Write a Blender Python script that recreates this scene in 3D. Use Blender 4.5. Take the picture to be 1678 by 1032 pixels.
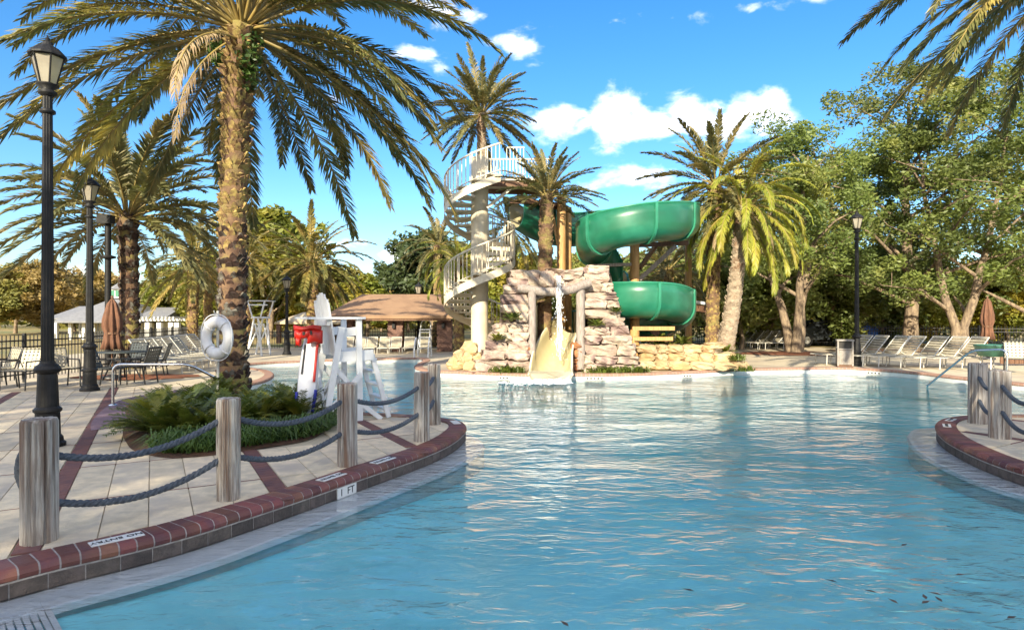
import bpy, bmesh, math, random
import numpy as np
from mathutils import Vector, Matrix
sc = bpy.context.scene
for o in list(bpy.data.objects): bpy.data.objects.remove(o)
col = sc.collection
PI = math.pi
# ------------------------------------------------------------------ camera, sky, sun, exposure
F = 1020.0; CX = 839.0; HZ = 519.0; H = 1.6; WZ = -0.17
cd = bpy.data.cameras.new('camera'); cam = bpy.data.objects.new('camera', cd); col.objects.link(cam)
cam.location = (0, 0, H); cam.rotation_euler = (PI/2, 0, 0)
cd.sensor_width = 36; cd.lens = 36*F/1678; cd.shift_y = (HZ-516)/1678; cd.clip_end = 3000; cd.clip_start = .05
sc.camera = cam
SUN_AZ = math.radians(16); SUN_EL = math.radians(25)       # light travels towards +y and a little +x
sun = bpy.data.lights.new('sun', 'SUN'); sun.energy = 2.35; sun.angle = math.radians(.5); sun.color = (1, .90, .68)
so = bpy.data.objects.new('sun', sun); col.objects.link(so)
so.rotation_euler = Vector((math.sin(SUN_AZ)*math.cos(SUN_EL), math.cos(SUN_AZ)*math.cos(SUN_EL), -math.sin(SUN_EL))).to_track_quat('-Z', 'Y').to_euler()
sc.view_settings.view_transform = 'Standard'; sc.view_settings.look = 'None'
sc.view_settings.gamma = 1; sc.view_settings.use_curve_mapping = False
sc.view_settings.exposure = 2.2
sc.cycles.max_bounces = 8; sc.cycles.transparent_max_bounces = 16; sc.cycles.caustics_reflective = False; sc.cycles.caustics_refractive = False
sc.cycles.use_denoising = True

def N(nt, typ, **kw):
    n = nt.nodes.new(typ)
    for k, v in kw.items():
        if k == 'ins':
            for a, b in v.items():
                if isinstance(b, bpy.types.NodeSocket): nt.links.new(b, n.inputs[a])
                else: n.inputs[a].default_value = b
        else: setattr(n, k, v)
    return n
def M_(nt, op, a, b=None, c=None, clamp=False):
    n = nt.nodes.new('ShaderNodeMath'); n.operation = op; n.use_clamp = clamp
    for i, v in enumerate((a, b, c)):
        if v is None: continue
        if isinstance(v, bpy.types.NodeSocket): nt.links.new(v, n.inputs[i])
        else: n.inputs[i].default_value = v
    return n.outputs[0]
def mixc(nt, f, a, b, mode='MIX'):
    n = nt.nodes.new('ShaderNodeMix'); n.data_type = 'RGBA'; n.blend_type = mode
    for i, v in ((0, f), (6, a), (7, b)):
        if isinstance(v, bpy.types.NodeSocket): nt.links.new(v, n.inputs[i])
        else: n.inputs[i].default_value = v if i == 0 else (*v[:3], 1)
    return n.outputs[2]

w = bpy.data.worlds.new('World'); sc.world = w; w.use_nodes = True; nt = w.node_tree; nt.nodes.clear()
sky = N(nt, 'ShaderNodeTexSky', sky_type='NISHITA', sun_disc=False)
sky.sun_elevation = SUN_EL; sky.sun_rotation = PI+SUN_AZ; sky.altitude = 0; sky.air_density = 1.0; sky.dust_density = 1.0; sky.ozone_density = 3.0
hs = N(nt, 'ShaderNodeHueSaturation', ins={'Saturation': 1.32, 'Hue': .502, 'Value': .45, 'Color': sky.outputs[0]})
tc = N(nt, 'ShaderNodeTexCoord')
sx = N(nt, 'ShaderNodeSeparateXYZ', ins={0: tc.outputs['Generated']})
az = M_(nt, 'ARCTAN2', sx.outputs[0], sx.outputs[1])
hor = M_(nt, 'SQRT', M_(nt, 'ADD', M_(nt, 'MULTIPLY', sx.outputs[0], sx.outputs[0]), M_(nt, 'MULTIPLY', sx.outputs[1], sx.outputs[1])))
el = M_(nt, 'DIVIDE', sx.outputs[2], M_(nt, 'MAXIMUM', hor, .02))
cv = N(nt, 'ShaderNodeCombineXYZ', ins={0: az, 1: M_(nt, 'MULTIPLY', el, 1.5)})
n1 = N(nt, 'ShaderNodeTexNoise', ins={'Vector': cv.outputs[0], 'Scale': 14, 'Detail': 9, 'Roughness': .56, 'Distortion': .2})
n2 = N(nt, 'ShaderNodeTexNoise', ins={'Vector': cv.outputs[0], 'Scale': 2.3, 'Detail': 6, 'Roughness': .55})
def blob(px, py, rx, ry, soft=1.0):
    u = math.atan((px-CX)/F); v = (HZ-py)/F*math.cos(u)
    a = M_(nt, 'DIVIDE', M_(nt, 'SUBTRACT', az, u), rx/F); b = M_(nt, 'DIVIDE', M_(nt, 'SUBTRACT', el, v), ry/F)
    d = M_(nt, 'SQRT', M_(nt, 'ADD', M_(nt, 'MULTIPLY', a, a), M_(nt, 'MULTIPLY', b, b)))
    return M_(nt, 'MULTIPLY', M_(nt, 'SUBTRACT', 1.0, d), soft), b
best = None
for bl in ((1000, 195, 60, 62), (930, 200, 80, 38), (1050, 205, 120, 36), (1140, 190, 80, 40), (1230, 185, 70, 40), (1180, 200, 130, 30), (1280, 195, 55, 26, .6),
           (860, 82, 45, 26, .7), (830, 75, 30, 22, .6), (775, 25, 30, 18, .7), (700, 8, 55, 22, .7), (690, 90, 60, 26, .5), (1035, 290, 70, 26, .45), (985, 305, 45, 20, .35),
           (665, 412, 42, 20, .9), (640, 418, 26, 14, .7), (105, 450, 90, 16, .5), (560, 400, 60, 16, .5), (200, 455, 140, 14, .4), (530, 160, 40, 18, .4), (1100, 30, 260, 8, .15)):
    m, b = blob(*bl)
    best = m if best is None else M_(nt, 'MAXIMUM', best, m)
dens = M_(nt, 'ADD', best, M_(nt, 'MULTIPLY', M_(nt, 'SUBTRACT', n1.outputs[0], .52), 2.3))
al = N(nt, 'ShaderNodeMapRange', interpolation_type='SMOOTHSTEP', ins={0: dens, 1: .02, 2: .85}).outputs[0]
al = M_(nt, 'MULTIPLY', al, N(nt, 'ShaderNodeMapRange', ins={0: best, 1: -.5, 2: .0}).outputs[0])
# unseen clouds, added thicker over the rest of the sky to lift ambient light
far = N(nt, 'ShaderNodeMapRange', interpolation_type='SMOOTHSTEP', ins={0: n2.outputs[0], 1: .46, 2: .60}).outputs[0]
off = N(nt, 'ShaderNodeMapRange', ins={0: M_(nt, 'ABSOLUTE', az), 1: .8, 2: 1.1}).outputs[0]
al = M_(nt, 'MAXIMUM', al, M_(nt, 'MULTIPLY', far, off))
n3 = N(nt, 'ShaderNodeTexNoise', ins={'Vector': cv.outputs[0], 'Scale': 9, 'Detail': 4})
shade = N(nt, 'ShaderNodeMapRange', interpolation_type='SMOOTHSTEP', ins={0: M_(nt, 'ADD', dens, M_(nt, 'MULTIPLY', n3.outputs[0], .5)), 1: .55, 2: 2.0, 3: 1, 4: .0}).outputs[0]
ccol = mixc(nt, shade, (2.1, 2.0, 2.25), (4.3, 4.2, 4.2))
skyc = mixc(nt, al, hs.outputs[0], ccol)
bg = N(nt, 'ShaderNodeBackground', ins={'Color': skyc, 'Strength': .13})
ou = N(nt, 'ShaderNodeOutputWorld', ins={0: bg.outputs[0]})

# ------------------------------------------------------------------ pixel -> place
def G(px, py, z=0.0):
    d = F*(H-z)/(py-HZ); return ((px-CX)/F*d, d)
def AT(px, py, d):
    return Vector(((px-CX)/F*d, d, H-(py-HZ)/F*d))
def XD(px, d): return (px-CX)/F*d
def ZD(py, d): return H-(py-HZ)/F*d

# ------------------------------------------------------------------ materials
MATS = {}
def mat(name, c1, c2=None, rough=.6, scale=8, bump=0, bscale=None, rnd=0, metal=0, stretch=(1, 1, 1), coords='Object', spec=.5, transl=0, detail=6, coat=0, third=None, c3scale=1.0, lo=.35, hi=.65):
    if name in MATS: return MATS[name]
    m = bpy.data.materials.new(name); m.use_nodes = True; nt = m.node_tree; b = nt.nodes['Principled BSDF']; out = nt.nodes['Material Output']
    tc = N(nt, 'ShaderNodeTexCoord'); mp = N(nt, 'ShaderNodeMapping', ins={0: tc.outputs[coords], 'Scale': stretch})
    if coords == 'World':
        pass
    oi = N(nt, 'ShaderNodeObjectInfo')
    vec = N(nt, 'ShaderNodeVectorMath', operation='ADD', ins={0: mp.outputs[0], 1: M_(nt, 'MULTIPLY', oi.outputs['Random'], 37.0)}).outputs[0]
    nz = N(nt, 'ShaderNodeTexNoise', ins={'Vector': vec, 'Scale': scale, 'Detail': detail, 'Roughness': .6})
    cc = c1
    if c2:
        f = N(nt, 'ShaderNodeMapRange', interpolation_type='SMOOTHSTEP', ins={0: nz.outputs[0], 1: lo, 2: hi}).outputs[0]
        cc = mixc(nt, f, c1, c2)
    if third:
        n4 = N(nt, 'ShaderNodeTexNoise', ins={'Vector': vec, 'Scale': c3scale, 'Detail': 4})
        f = N(nt, 'ShaderNodeMapRange', interpolation_type='SMOOTHSTEP', ins={0: n4.outputs[0], 1: .48, 2: .68}).outputs[0]
        cc = mixc(nt, f, cc, third)
    if rnd:
        v = M_(nt, 'ADD', 1-rnd, M_(nt, 'MULTIPLY', oi.outputs['Random'], 2*rnd))
        h = N(nt, 'ShaderNodeHueSaturation', ins={'Value': v})
        hv = M_(nt, 'ADD', .5-rnd*.04, M_(nt, 'MULTIPLY', M_(nt, 'FRACT', M_(nt, 'MULTIPLY', oi.outputs['Random'], 7.3)), rnd*.08))
        nt.links.new(hv, h.inputs['Hue'])
        if isinstance(cc, bpy.types.NodeSocket): nt.links.new(cc, h.inputs['Color'])
        else: h.inputs['Color'].default_value = (*cc, 1)
        cc = h.outputs[0]
    if isinstance(cc, bpy.types.NodeSocket): nt.links.new(cc, b.inputs['Base Color'])
    else: b.inputs['Base Color'].default_value = (*cc, 1)
    b.inputs['Roughness'].default_value = rough; b.inputs['Metallic'].default_value = metal
    b.inputs['Specular IOR Level'].default_value = spec; b.inputs['Coat Weight'].default_value = coat
    if bump:
        nb = N(nt, 'ShaderNodeTexNoise', ins={'Vector': vec, 'Scale': bscale or scale, 'Detail': 6, 'Roughness': .65})
        bp = N(nt, 'ShaderNodeBump', ins={'Strength': min(1, bump), 'Distance': .02*max(1, bump), 'Height': nb.outputs[0]})
        nt.links.new(bp.outputs[0], b.inputs['Normal'])
    if transl:
        tr = N(nt, 'ShaderNodeBsdfTranslucent')
        if isinstance(cc, bpy.types.NodeSocket):
            nt.links.new(mixc(nt, 1.0, cc, (1.0, 1.05, .6), 'MULTIPLY'), tr.inputs[0])
        else: tr.inputs[0].default_value = (*cc, 1)
        mx = N(nt, 'ShaderNodeMixShader', ins={0: transl, 1: b.outputs[0], 2: tr.outputs[0]})
        nt.links.new(mx.outputs[0], out.inputs[0])
    MATS[name] = m; return m

tile_m = mat('deck_paver', (.75, .61, .42), (.58, .475, .335), .8, 7, .35, 60, rnd=.08, third=(.48, .40, .31), c3scale=1.6)
deck_m = mat('deck_concrete', (.56, .47, .33), (.47, .39, .27), .85, 2, .2, 40, third=(.37, .30, .23), c3scale=.35)
bed_m = mat('joint_sand', (.10, .085, .07), (.16, .13, .11), .95, 20)
redjoint_m = mat('red_joint', (.22, .07, .05), (.15, .06, .05), .85, 12, .2)
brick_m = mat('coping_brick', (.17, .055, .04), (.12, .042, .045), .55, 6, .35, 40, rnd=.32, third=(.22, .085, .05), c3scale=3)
band_m = mat('band_brick', (.20, .085, .065), (.13, .06, .06), .8, 5, .3, 30, rnd=.2)
sunlit_brick_m = mat('far_sunlit_coping_brick', (.34, .20, .14), (.27, .15, .105), .7, 6, .2, 30)  # lighter copy of the coping brick, sunlight put into the colour
mortar_m = mat('mortar', (.40, .36, .33), (.27, .24, .22), .9, 20, .3, 60)
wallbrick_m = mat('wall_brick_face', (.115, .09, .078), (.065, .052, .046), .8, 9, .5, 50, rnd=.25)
poolwall_m = mat('pool_wall_tile', (.68, .68, .64), (.58, .60, .58), .4, 4)
plaster_m = mat('pool_plaster', (.33, .83, .87), (.27, .76, .82), .7, 1.2, .1, 20)
ledge_m = mat('pool_ledge', (.76, .74, .72), (.66, .65, .64), .6, 5, .2, 40)
nose_m = mat('ledge_nosing', (.85, .86, .86), None, .5)
wood_m = mat('weathered_post', (.58, .53, .47), (.24, .20, .17), .85, 7, .9, 14, rnd=.12, stretch=(6, 6, .35), third=(.20, .12, .08), c3scale=2.0)
woodlog_m = mat('grey_timber', (.34, .29, .26), (.22, .18, .16), .85, 6, .8, 12, rnd=.1, stretch=(5, 5, .5))
pine_m = mat('golden_pine_post', (.50, .30, .11), (.36, .20, .07), .6, 5, .4, 10, rnd=.12, stretch=(4, 4, .4))
darkwood_m = mat('brown_beam', (.17, .085, .045), (.11, .055, .03), .7, 5, .4, 12, stretch=(3, 3, .6))
rope_m = mat('rope_fibre', (.10, .115, .14), (.06, .07, .09), .85, 30, .6, 120)
black_m = mat('black_lamp_paint', (.010, .010, .011), (.018, .017, .017), .5, 9, .15, 60, spec=.25)
iron_m = mat('fence_paint', (.012, .012, .013), None, .45)
white_m = mat('white_paint', (.74, .75, .76), (.66, .67, .68), .45, 5, .12, 50, rnd=.03)
stairwhite_m = mat('stair_paint', (.70, .62, .48), (.60, .52, .39), .5, 4, .1, 40)
column_m = mat('stair_column_paint', (.64, .56, .42), (.56, .48, .35), .55, 3, .1, 30)
steel_m = mat('stainless_tube', (.62, .64, .68), None, .22, metal=1)
strap_m = mat('vinyl_strap', (.44, .39, .29), (.35, .31, .23), .5, 6)
chairframe_m = mat('chair_frame', (.55, .53, .48), None, .4)
darkchair_m = mat('dark_chair', (.025, .032, .035), (.04, .05, .05), .5, 8)
green_m = mat('flume_green', (.010, .128, .068), (.009, .108, .058), .36, 1.3, 0, third=(.028, .19, .115), c3scale=.7, coat=.12)
flange_m = mat('flume_flange', (.03, .22, .13), (.025, .18, .105), .35, 3)
cream_m = mat('flume_inside', (.54, .47, .29), (.47, .40, .22), .3, 1.5, 0, coat=.3)
chutewhite_m = mat('chute_gelcoat', (.64, .60, .50), (.58, .53, .40), .28, 1.2, coat=.3)
rock_m = mat('pink_rock', (.49, .40, .31), (.38, .285, .235), .95, 3.2, 3.0, 7, rnd=.14, third=(.19, .125, .115), c3scale=1.7, lo=.4, hi=.58)
ledgerock_m = mat('yellow_limestone', (.48, .37, .22), (.40, .28, .15), .9, 2.6, 1.4, 8, rnd=.15, third=(.40, .26, .12), c3scale=1.6)
rustrock_m = mat('rust_stone', (.36, .15, .06), (.24, .10, .05), .85, 4, 1.2, 9, rnd=.2)
core_m = mat('rock_core', (.10, .07, .055), (.06, .045, .035), .95, 3, 1.5, 8)
soil_m = mat('mulch', (.075, .038, .022), (.13, .06, .03), .95, 14, 1.0, 40)
redmulch_m = mat('red_mulch', (.27, .09, .035), (.17, .06, .025), .95, 14, 1.0, 40)
grass_m = mat('dry_lawn', (.30, .21, .075), (.22, .18, .06), .95, .25, .3, 30, third=(.12, .14, .04), c3scale=.12)
purple_m = mat('purple_brick_ring', (.20, .13, .16), (.15, .09, .11), .8, 9, .3, 30)
canvas_m = mat('tan_roof', (.27, .165, .095), (.22, .13, .075), .8, 1.5, .1, 20)
cream_roof_m = mat('pale_roof', (.52, .42, .28), (.46, .36, .24), .8, 1.5)
pier_m = mat('pier_brick', (.20, .11, .08), (.11, .06, .05), .85, 7, .6, 30)
shingle_m = mat('grey_shingle', (.20, .20, .21), (.16, .16, .17), .85, 6, .4, 14)
siding_m = mat('white_siding', (.72, .71, .67), (.65, .64, .60), .6, 3)
greenlouver_m = mat('green_louver', (.03, .17, .09), None, .5)
darkopen_m = mat('dark_interior', (.04, .035, .03), None, .8)
umb_m = mat('umbrella_cloth', (.17, .075, .04), (.10, .045, .025), .85, 7, .4, 12, stretch=(3, 3, .5))
ring_m = mat('life_ring', (.78, .77, .76), (.68, .67, .67), .5, 6, .1, 60)
red_m = mat('red_vinyl', (.55, .022, .012), (.42, .018, .012), .4, 6)
blue_m = mat('blue_stripe', (.02, .03, .38), None, .4)
board_m = mat('rescue_board', (.76, .76, .80), (.70, .70, .75), .35, 3)
bin_m = mat('bin_panel', (.30, .27, .24), (.24, .21, .18), .7, 12, .5, 60)
tub_m = mat('green_plastic', (.07, .20, .15), (.05, .15, .11), .4, 4)
ink_m = mat('black_lettering', (.02, .02, .02), None, .6)
signtile_m = mat('sign_tile', (.74, .73, .70), (.68, .67, .64), .4, 8)
glassy_m = mat('lantern_glass', (.62, .56, .46), (.52, .46, .38), .15, 4, transl=.5)
car_m = mat('dark_car_paint', (.03, .035, .04), None, .25, coat=.8)
bluecar_m = mat('blue_car_paint', (.03, .10, .38), None, .25, coat=.8)
carglass_m = mat('car_glass', (.10, .12, .14), None, .08, spec=.9)
tyre_m = mat('tyre', (.015, .015, .015), None, .8)
# foliage
date_m = mat('date_frond', (.21, .18, .05), (.12, .125, .04), .5, .9, 0, rnd=.25, transl=.3, third=(.36, .26, .075), c3scale=.6)
mainfrond_m = mat('great_palm_frond', (.20, .19, .06), (.10, .11, .04), .42, .9, 0, rnd=.3, transl=.24, third=(.46, .35, .10), c3scale=.7)
greyfrond_m = mat('grey_frond', (.22, .20, .085), (.13, .135, .055), .55, .9, 0, rnd=.22, transl=.28, third=(.33, .26, .11), c3scale=.6)
yellowfrond_m = mat('yellow_frond', (.42, .41, .05), (.28, .32, .04), .45, .9, 0, rnd=.2, transl=.35, third=(.40, .33, .05), c3scale=.6)
deadfrond_m = mat('dead_frond', (.34, .25, .15), (.24, .16, .09), .85, 2, 0, rnd=.2, transl=.15)
rachis_m = mat('frond_rachis', (.30, .21, .06), (.22, .17, .06), .5, 2)
palmbark_m = mat('palm_bark', (.20, .12, .065), (.10, .055, .035), .95, 5, 1.3, 16, third=(.24, .20, .06), c3scale=1.5)
boot_m = mat('palm_leaf_base', (.38, .29, .09), (.21, .12, .055), .9, 9, .9, 24, third=(.10, .055, .035), c3scale=5.5)
old_shade_boot_m = mat('old_leaf_base', (.062, .03, .02), (.03, .017, .013), .95, 4, .9, 18, third=(.15, .14, .115), c3scale=6.0)  # age of the low bases plus trunk shade, both put into the colour
palebark_m = mat('pale_palm_bark', (.36, .29, .21), (.24, .18, .13), .95, 5, 1.2, 16, third=(.22, .12, .07), c3scale=1.2)
oakleaf_m = mat('oak_leaf', (.19, .235, .055), (.105, .145, .04), .5, .45, 0, rnd=.22, transl=.40, third=(.30, .30, .08), c3scale=.3)
brightleaf_m = mat('bright_leaf', (.26, .26, .035), (.16, .19, .03), .55, .5, 0, rnd=.18, transl=.35, third=(.36, .28, .04), c3scale=.35)
autumnleaf_m = mat('autumn_leaf', (.42, .29, .10), (.30, .22, .07), .6, .3, 0, rnd=.2, transl=.3, third=(.26, .23, .06), c3scale=.2)
olive_m = mat('olive_leaf', (.25, .23, .05), (.16, .165, .04), .6, .4, 0, rnd=.2, transl=.3, third=(.38, .27, .07), c3scale=.25)
darkleaf_m = mat('dark_leaf', (.035, .055, .018), (.055, .075, .02), .55, .6, 0, rnd=.15, transl=.2)
oakbark_m = mat('oak_bark', (.27, .20, .13), (.12, .085, .06), .95, 6, 1.2, 12, stretch=(2, 2, .6))
coontie_m = mat('coontie_leaf', (.13, .165, .03), (.06, .09, .018), .4, 2.0, 0, rnd=.2, transl=.3, third=(.28, .26, .04), c3scale=1.8)
liriope_m = mat('liriope_leaf', (.085, .15, .03), (.05, .09, .02), .45, 4, 0, transl=.2)

# ------------------------------------------------------------------ mesh helpers
class MB:
    def __init__(s): s.v = []; s.f = []; s.m = []; s.s = []
    def add(s, vs, fs, mi=0, smooth=False):
        o = len(s.v); s.v += [tuple(p) for p in vs]
        for f in fs: s.f.append(tuple(i+o for i in f)); s.m.append(mi); s.s.append(smooth)
    def box(s, c, d, rot=None, mi=0):
        hx, hy, hz = d[0]/2, d[1]/2, d[2]/2
        vs = [Vector((x, y, z)) for x in (-hx, hx) for y in (-hy, hy) for z in (-hz, hz)]
        if rot is not None: vs = [rot @ v for v in vs]
        c = Vector(c)
        s.add([v+c for v in vs], [(0, 1, 3, 2), (4, 6, 7, 5), (0, 4, 5, 1), (2, 3, 7, 6), (0, 2, 6, 4), (1, 5, 7, 3)], mi)
    def beam(s, a, b, wd, ht, mi=0, up=(0, 0, 1)):
        a = Vector(a); b = Vector(b); t = (b-a); L = t.length; t.normalize(); u = Vector(up)
        if abs(t.dot(u)) > .98: u = Vector((0, 1, 0))
        sd = t.cross(u).normalized(); u = sd.cross(t)
        vs = [p + sd*x*wd/2 + u*y*ht/2 for p in (a, b) for x, y in ((-1, -1), (1, -1), (1, 1), (-1, 1))]
        s.add(vs, [(0, 3, 2, 1), (4, 5, 6, 7), (0, 1, 5, 4), (1, 2, 6, 5), (2, 3, 7, 6), (3, 0, 4, 7)], mi)
    def tube(s, pts, r, n=8, mi=0, cap=True, smooth=True, ang0=0):
        pts = [Vector(p) for p in pts]; rs = r if isinstance(r, (list, tuple)) else [r]*len(pts)
        up = Vector((0, 0, 1)); rings = []; last = None
        for i, p in enumerate(pts):
            t = (pts[min(i+1, len(pts)-1)]-pts[max(i-1, 0)]).normalized()
            if last is None:
                a = t.cross(up)
                if a.length < .05: a = t.cross(Vector((0, 1, 0)))
                a.normalize()
            else:
                a = last - t*last.dot(t)
                a.normalize()
            last = a; b = t.cross(a)
            rings.append([p + (a*math.cos(2*PI*k/n+ang0)+b*math.sin(2*PI*k/n+ang0))*rs[i] for k in range(n)])
        vs = [q for rg in rings for q in rg]; fs = []
        for i in range(len(pts)-1):
            for k in range(n):
                fs.append((i*n+k, i*n+(k+1) % n, (i+1)*n+(k+1) % n, (i+1)*n+k))
        s.add(vs, fs, mi, smooth)
        if cap: s.add(rings[0], [tuple(range(n))[::-1]], mi); s.add(rings[-1], [tuple(range(n))], mi)
    def lathe(s, prof, n=20, c=(0, 0, 0), mi=0, smooth=True, fold=None):
        vs = []; c = Vector(c)
        for r, z in prof:
            for k in range(n):
                a = 2*PI*k/n; rr = r*(fold(a, z) if fold else 1)
                vs.append(c+Vector((rr*math.cos(a), rr*math.sin(a), z)))
        fs = [(i*n+k, i*n+(k+1) % n, (i+1)*n+(k+1) % n, (i+1)*n+k) for i in range(len(prof)-1) for k in range(n)]
        s.add(vs, fs, mi, smooth)
        if prof[0][0] > 1e-4: s.add(vs[:n], [tuple(range(n))[::-1]], mi)
        if prof[-1][0] > 1e-4: s.add(vs[-n:], [tuple(range(n))], mi)
    def mesh(s, name, mats):
        me = bpy.data.meshes.new(name); me.from_pydata(s.v, [], s.f)
        for m in (mats if isinstance(mats, (list, tuple)) else [mats]): me.materials.append(m)
        me.polygons.foreach_set('material_index', s.m); me.polygons.foreach_set('use_smooth', s.s)
        me.update(); return me
def link(name, me, parent=None, loc=(0, 0, 0), rot=(0, 0, 0), scale=(1, 1, 1)):
    o = bpy.data.objects.new(name, me); col.objects.link(o); o.location = loc; o.rotation_euler = rot; o.scale = scale
    if parent: o.parent = parent
    return o
def part(name, mb, m, parent=None, kind=None, **kw):
    o = link(name, mb.mesh(name, m), parent, **kw)
    if kind: o['kind'] = kind
    return o
def thing(name, label, cat, loc=(0, 0, 0), rotz=0, group=None, scale=1):
    o = bpy.data.objects.new(name, None); col.objects.link(o); o.location = loc; o.rotation_euler = (0, 0, rotz); o.scale = (scale,)*3
    o.empty_display_size = .2
    return tag(o, label, cat, group)
def tag(o, label, cat, group=None):
    o['label'] = label; o['category'] = cat
    if group: o['group'] = group
    return o
def struct(o): o['kind'] = 'structure'; return o
def copy_tree(o, parent=None):
    c = o.copy(); col.objects.link(c)
    if parent: c.parent = parent
    for ch in list(o.children): copy_tree(ch, c)
    return c
def catmull(P, step=.05, closed=True):
    P = [Vector(p) for p in P]; n = len(P); out = []
    for i in range(n if closed else n-1):
        p1, p2 = P[i], P[(i+1) % n]
        p0 = P[(i-1) % n] if closed or i > 0 else p1*2-p2
        p3 = P[(i+2) % n] if closed or i < n-2 else p2*2-p1
        k = max(1, int((p2-p1).length/step))
        # centripetal-ish: scale tangents by the chord
        d1 = (p2-p1).length; d0 = max(1e-6, (p1-p0).length); d2 = max(1e-6, (p3-p2).length)
        t1 = ((p1-p0)/d0*d1+(p2-p1))/(d0+d1)*d1*1.0 if d0+d1 > 0 else p2-p1
        t1 = ((p1-p0)*(d1/d0)+(p2-p1)*(d0/d1))/(d0+d1)*d1
        t2 = ((p2-p1)*(d2/d1)+(p3-p2)*(d1/d2))/(d1+d2)*d1
        for j in range(k):
            t = j/k; t_2 = t*t; t_3 = t_2*t
            out.append(p1*(2*t_3-3*t_2+1)+t1*(t_3-2*t_2+t)+p2*(-2*t_3+3*t_2)+t2*(t_3-t_2))
    if not closed: out.append(P[-1])
    return out
rng = random.Random(5)

# ------------------------------------------------------------------ pool outline (water on the right of the direction of travel)
px_front = [(0, 940), (100, 915), (200, 893), (300, 868), (400, 838), (500, 806), (600, 772), (660, 752), (700, 738), (740, 720), (758, 707), (764, 697), (753, 689), (723, 684), (671, 679), (583, 674), (520, 667), (450, 652), (405, 640), (384, 633),
            (402, 629), (425, 625), (443, 619), (449, 613), (438, 606), (420, 603), (398, 600.5), (383, 598.5), (400, 596.5), (440, 593.5), (500, 591), (560, 589), (640, 587), (685, 586.5), (693, 589), (684, 595), (679, 600), (686, 604), (705, 607), (750, 609), (800, 611), (860, 613), (937, 613), (1000, 613), (1050, 612), (1100, 610), (1150, 608), (1207, 605), (1300, 603), (1400, 603), (1450, 606), (1500, 610), (1560, 617), (1620, 623), (1678, 629)]
isl = [(1678, 678.5), (1620, 678.5), (1575, 681), (1547, 685), (1533, 693), (1535, 702), (1550, 716), (1580, 732), (1620, 749), (1678, 768)]
P2 = [(-5.9, -.6), (-5.0, 1.2), (-4.15, 2.65)] + [G(*p) for p in px_front] + [(13.4, 13.7), (13.3, 12.4), (11.6, 11.4)] + [G(*p) for p in isl] + [(6.3, 5.1), (7.3, 3.4), (7.8, 1.0), (7.6, -1.0), (6, -2.2), (1, -2.5), (-4.5, -2.2)]
OUT = catmull([Vector((*p, 0)) for p in P2], .06)
nO = len(OUT)
TAN = [(OUT[(i+1) % nO]-OUT[i-1]).normalized() for i in range(nO)]
NRM = [Vector((-t.y, t.x, 0)) for t in TAN]          # to the deck
ARC = [0.0]
for i in range(1, nO+1): ARC.append(ARC[-1]+(OUT[i % nO]-OUT[i-1]).length)
ARC_A = np.array(ARC)
def out_at(s):
    s %= ARC[-1]; i = int(np.searchsorted(ARC_A, s, side='right'))-1; i = min(i, nO-1)
    t = (s-ARC[i])/max(1e-9, ARC[i+1]-ARC[i]); j = (i+1) % nO
    return OUT[i].lerp(OUT[j], t), NRM[i].lerp(NRM[j], t).normalized()
CW = .25

# ground, deck, pool shell
def sheet(name, outer, holes, z, m):
    bm = bmesh.new(); ed = []
    for loop in [outer]+holes:
        vs = [bm.verts.new((p[0], p[1], z)) for p in loop]
        ed += [bm.edges.new((vs[i], vs[(i+1) % len(vs)])) for i in range(len(vs))]
    bmesh.ops.triangle_fill(bm, use_beauty=True, use_dissolve=False, edges=ed)
    for f in bm.faces:
        if f.normal.z < 0: f.normal_flip()
    me = bpy.data.meshes.new(name); bm.to_mesh(me); bm.free(); me.materials.append(m)
    return link(name, me)
dr = [(-19, -4.5), (24, -4.5), (24, 33), (-19, 33)]
deck = struct(sheet('pool_deck', dr, [[(p+n*.02).to_2d() for p, n in zip(OUT[::3], NRM[::3])]], -.012, deck_m))
struct(sheet('ground', [(-900, -300), (900, -300), (900, 1500), (-900, 1500)], [[(-18.8, -4.3), (23.8, -4.3), (23.8, 32.8), (-18.8, 32.8)]], -.05, grass_m))
# wall of the basin
mb = MB(); st = OUT[::2]; sn = NRM[::2]; k = len(st)
mb.add([p+n*.012+Vector((0, 0, -.02)) for p, n in zip(st, sn)]+[p+n*.012+Vector((0, 0, -1.75)) for p, n in zip(st, sn)], [(i, (i+1) % k, (i+1) % k+k, i+k) for i in range(k)])
struct(part('pool_wall', mb, plaster_m))
def nearwall(p): return 2.0 < p.y < 9.1 and p.x/p.y > -1.1 and p.x/p.y < 1.1
for nm_, m_w, sel in (('waterline_tile', poolwall_m, False), ('wall_backing', mortar_m, True)):
    mb = MB(); mb.add([p+n*.006+Vector((0, 0, -.02)) for p, n in zip(st, sn)]+[p+n*.006+Vector((0, 0, -.20)) for p, n in zip(st, sn)], [(i, (i+1) % k, (i+1) % k+k, i+k) for i in range(k) if nearwall(st[i]) == sel])
    struct(part(nm_, mb, m_w))
# floor: a beach that runs down from the camera
def floor_z(x, y):
    return WZ-float(np.interp(y, [-3, 2, 4, 6.5, 10, 14, 30], [.03, .035, .10, .20, .38, .6, .7]))
mb = MB(); xs = np.linspace(-13, 15, 45); ys = np.linspace(-3, 26, 60)
mb.add([(x, y, floor_z(x, y)) for y in ys for x in xs], [(j*45+i, j*45+i+1, (j+1)*45+i+1, (j+1)*45+i) for j in range(59) for i in range(44)], 0, True)
struct(part('pool_floor', mb, plaster_m))
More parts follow.
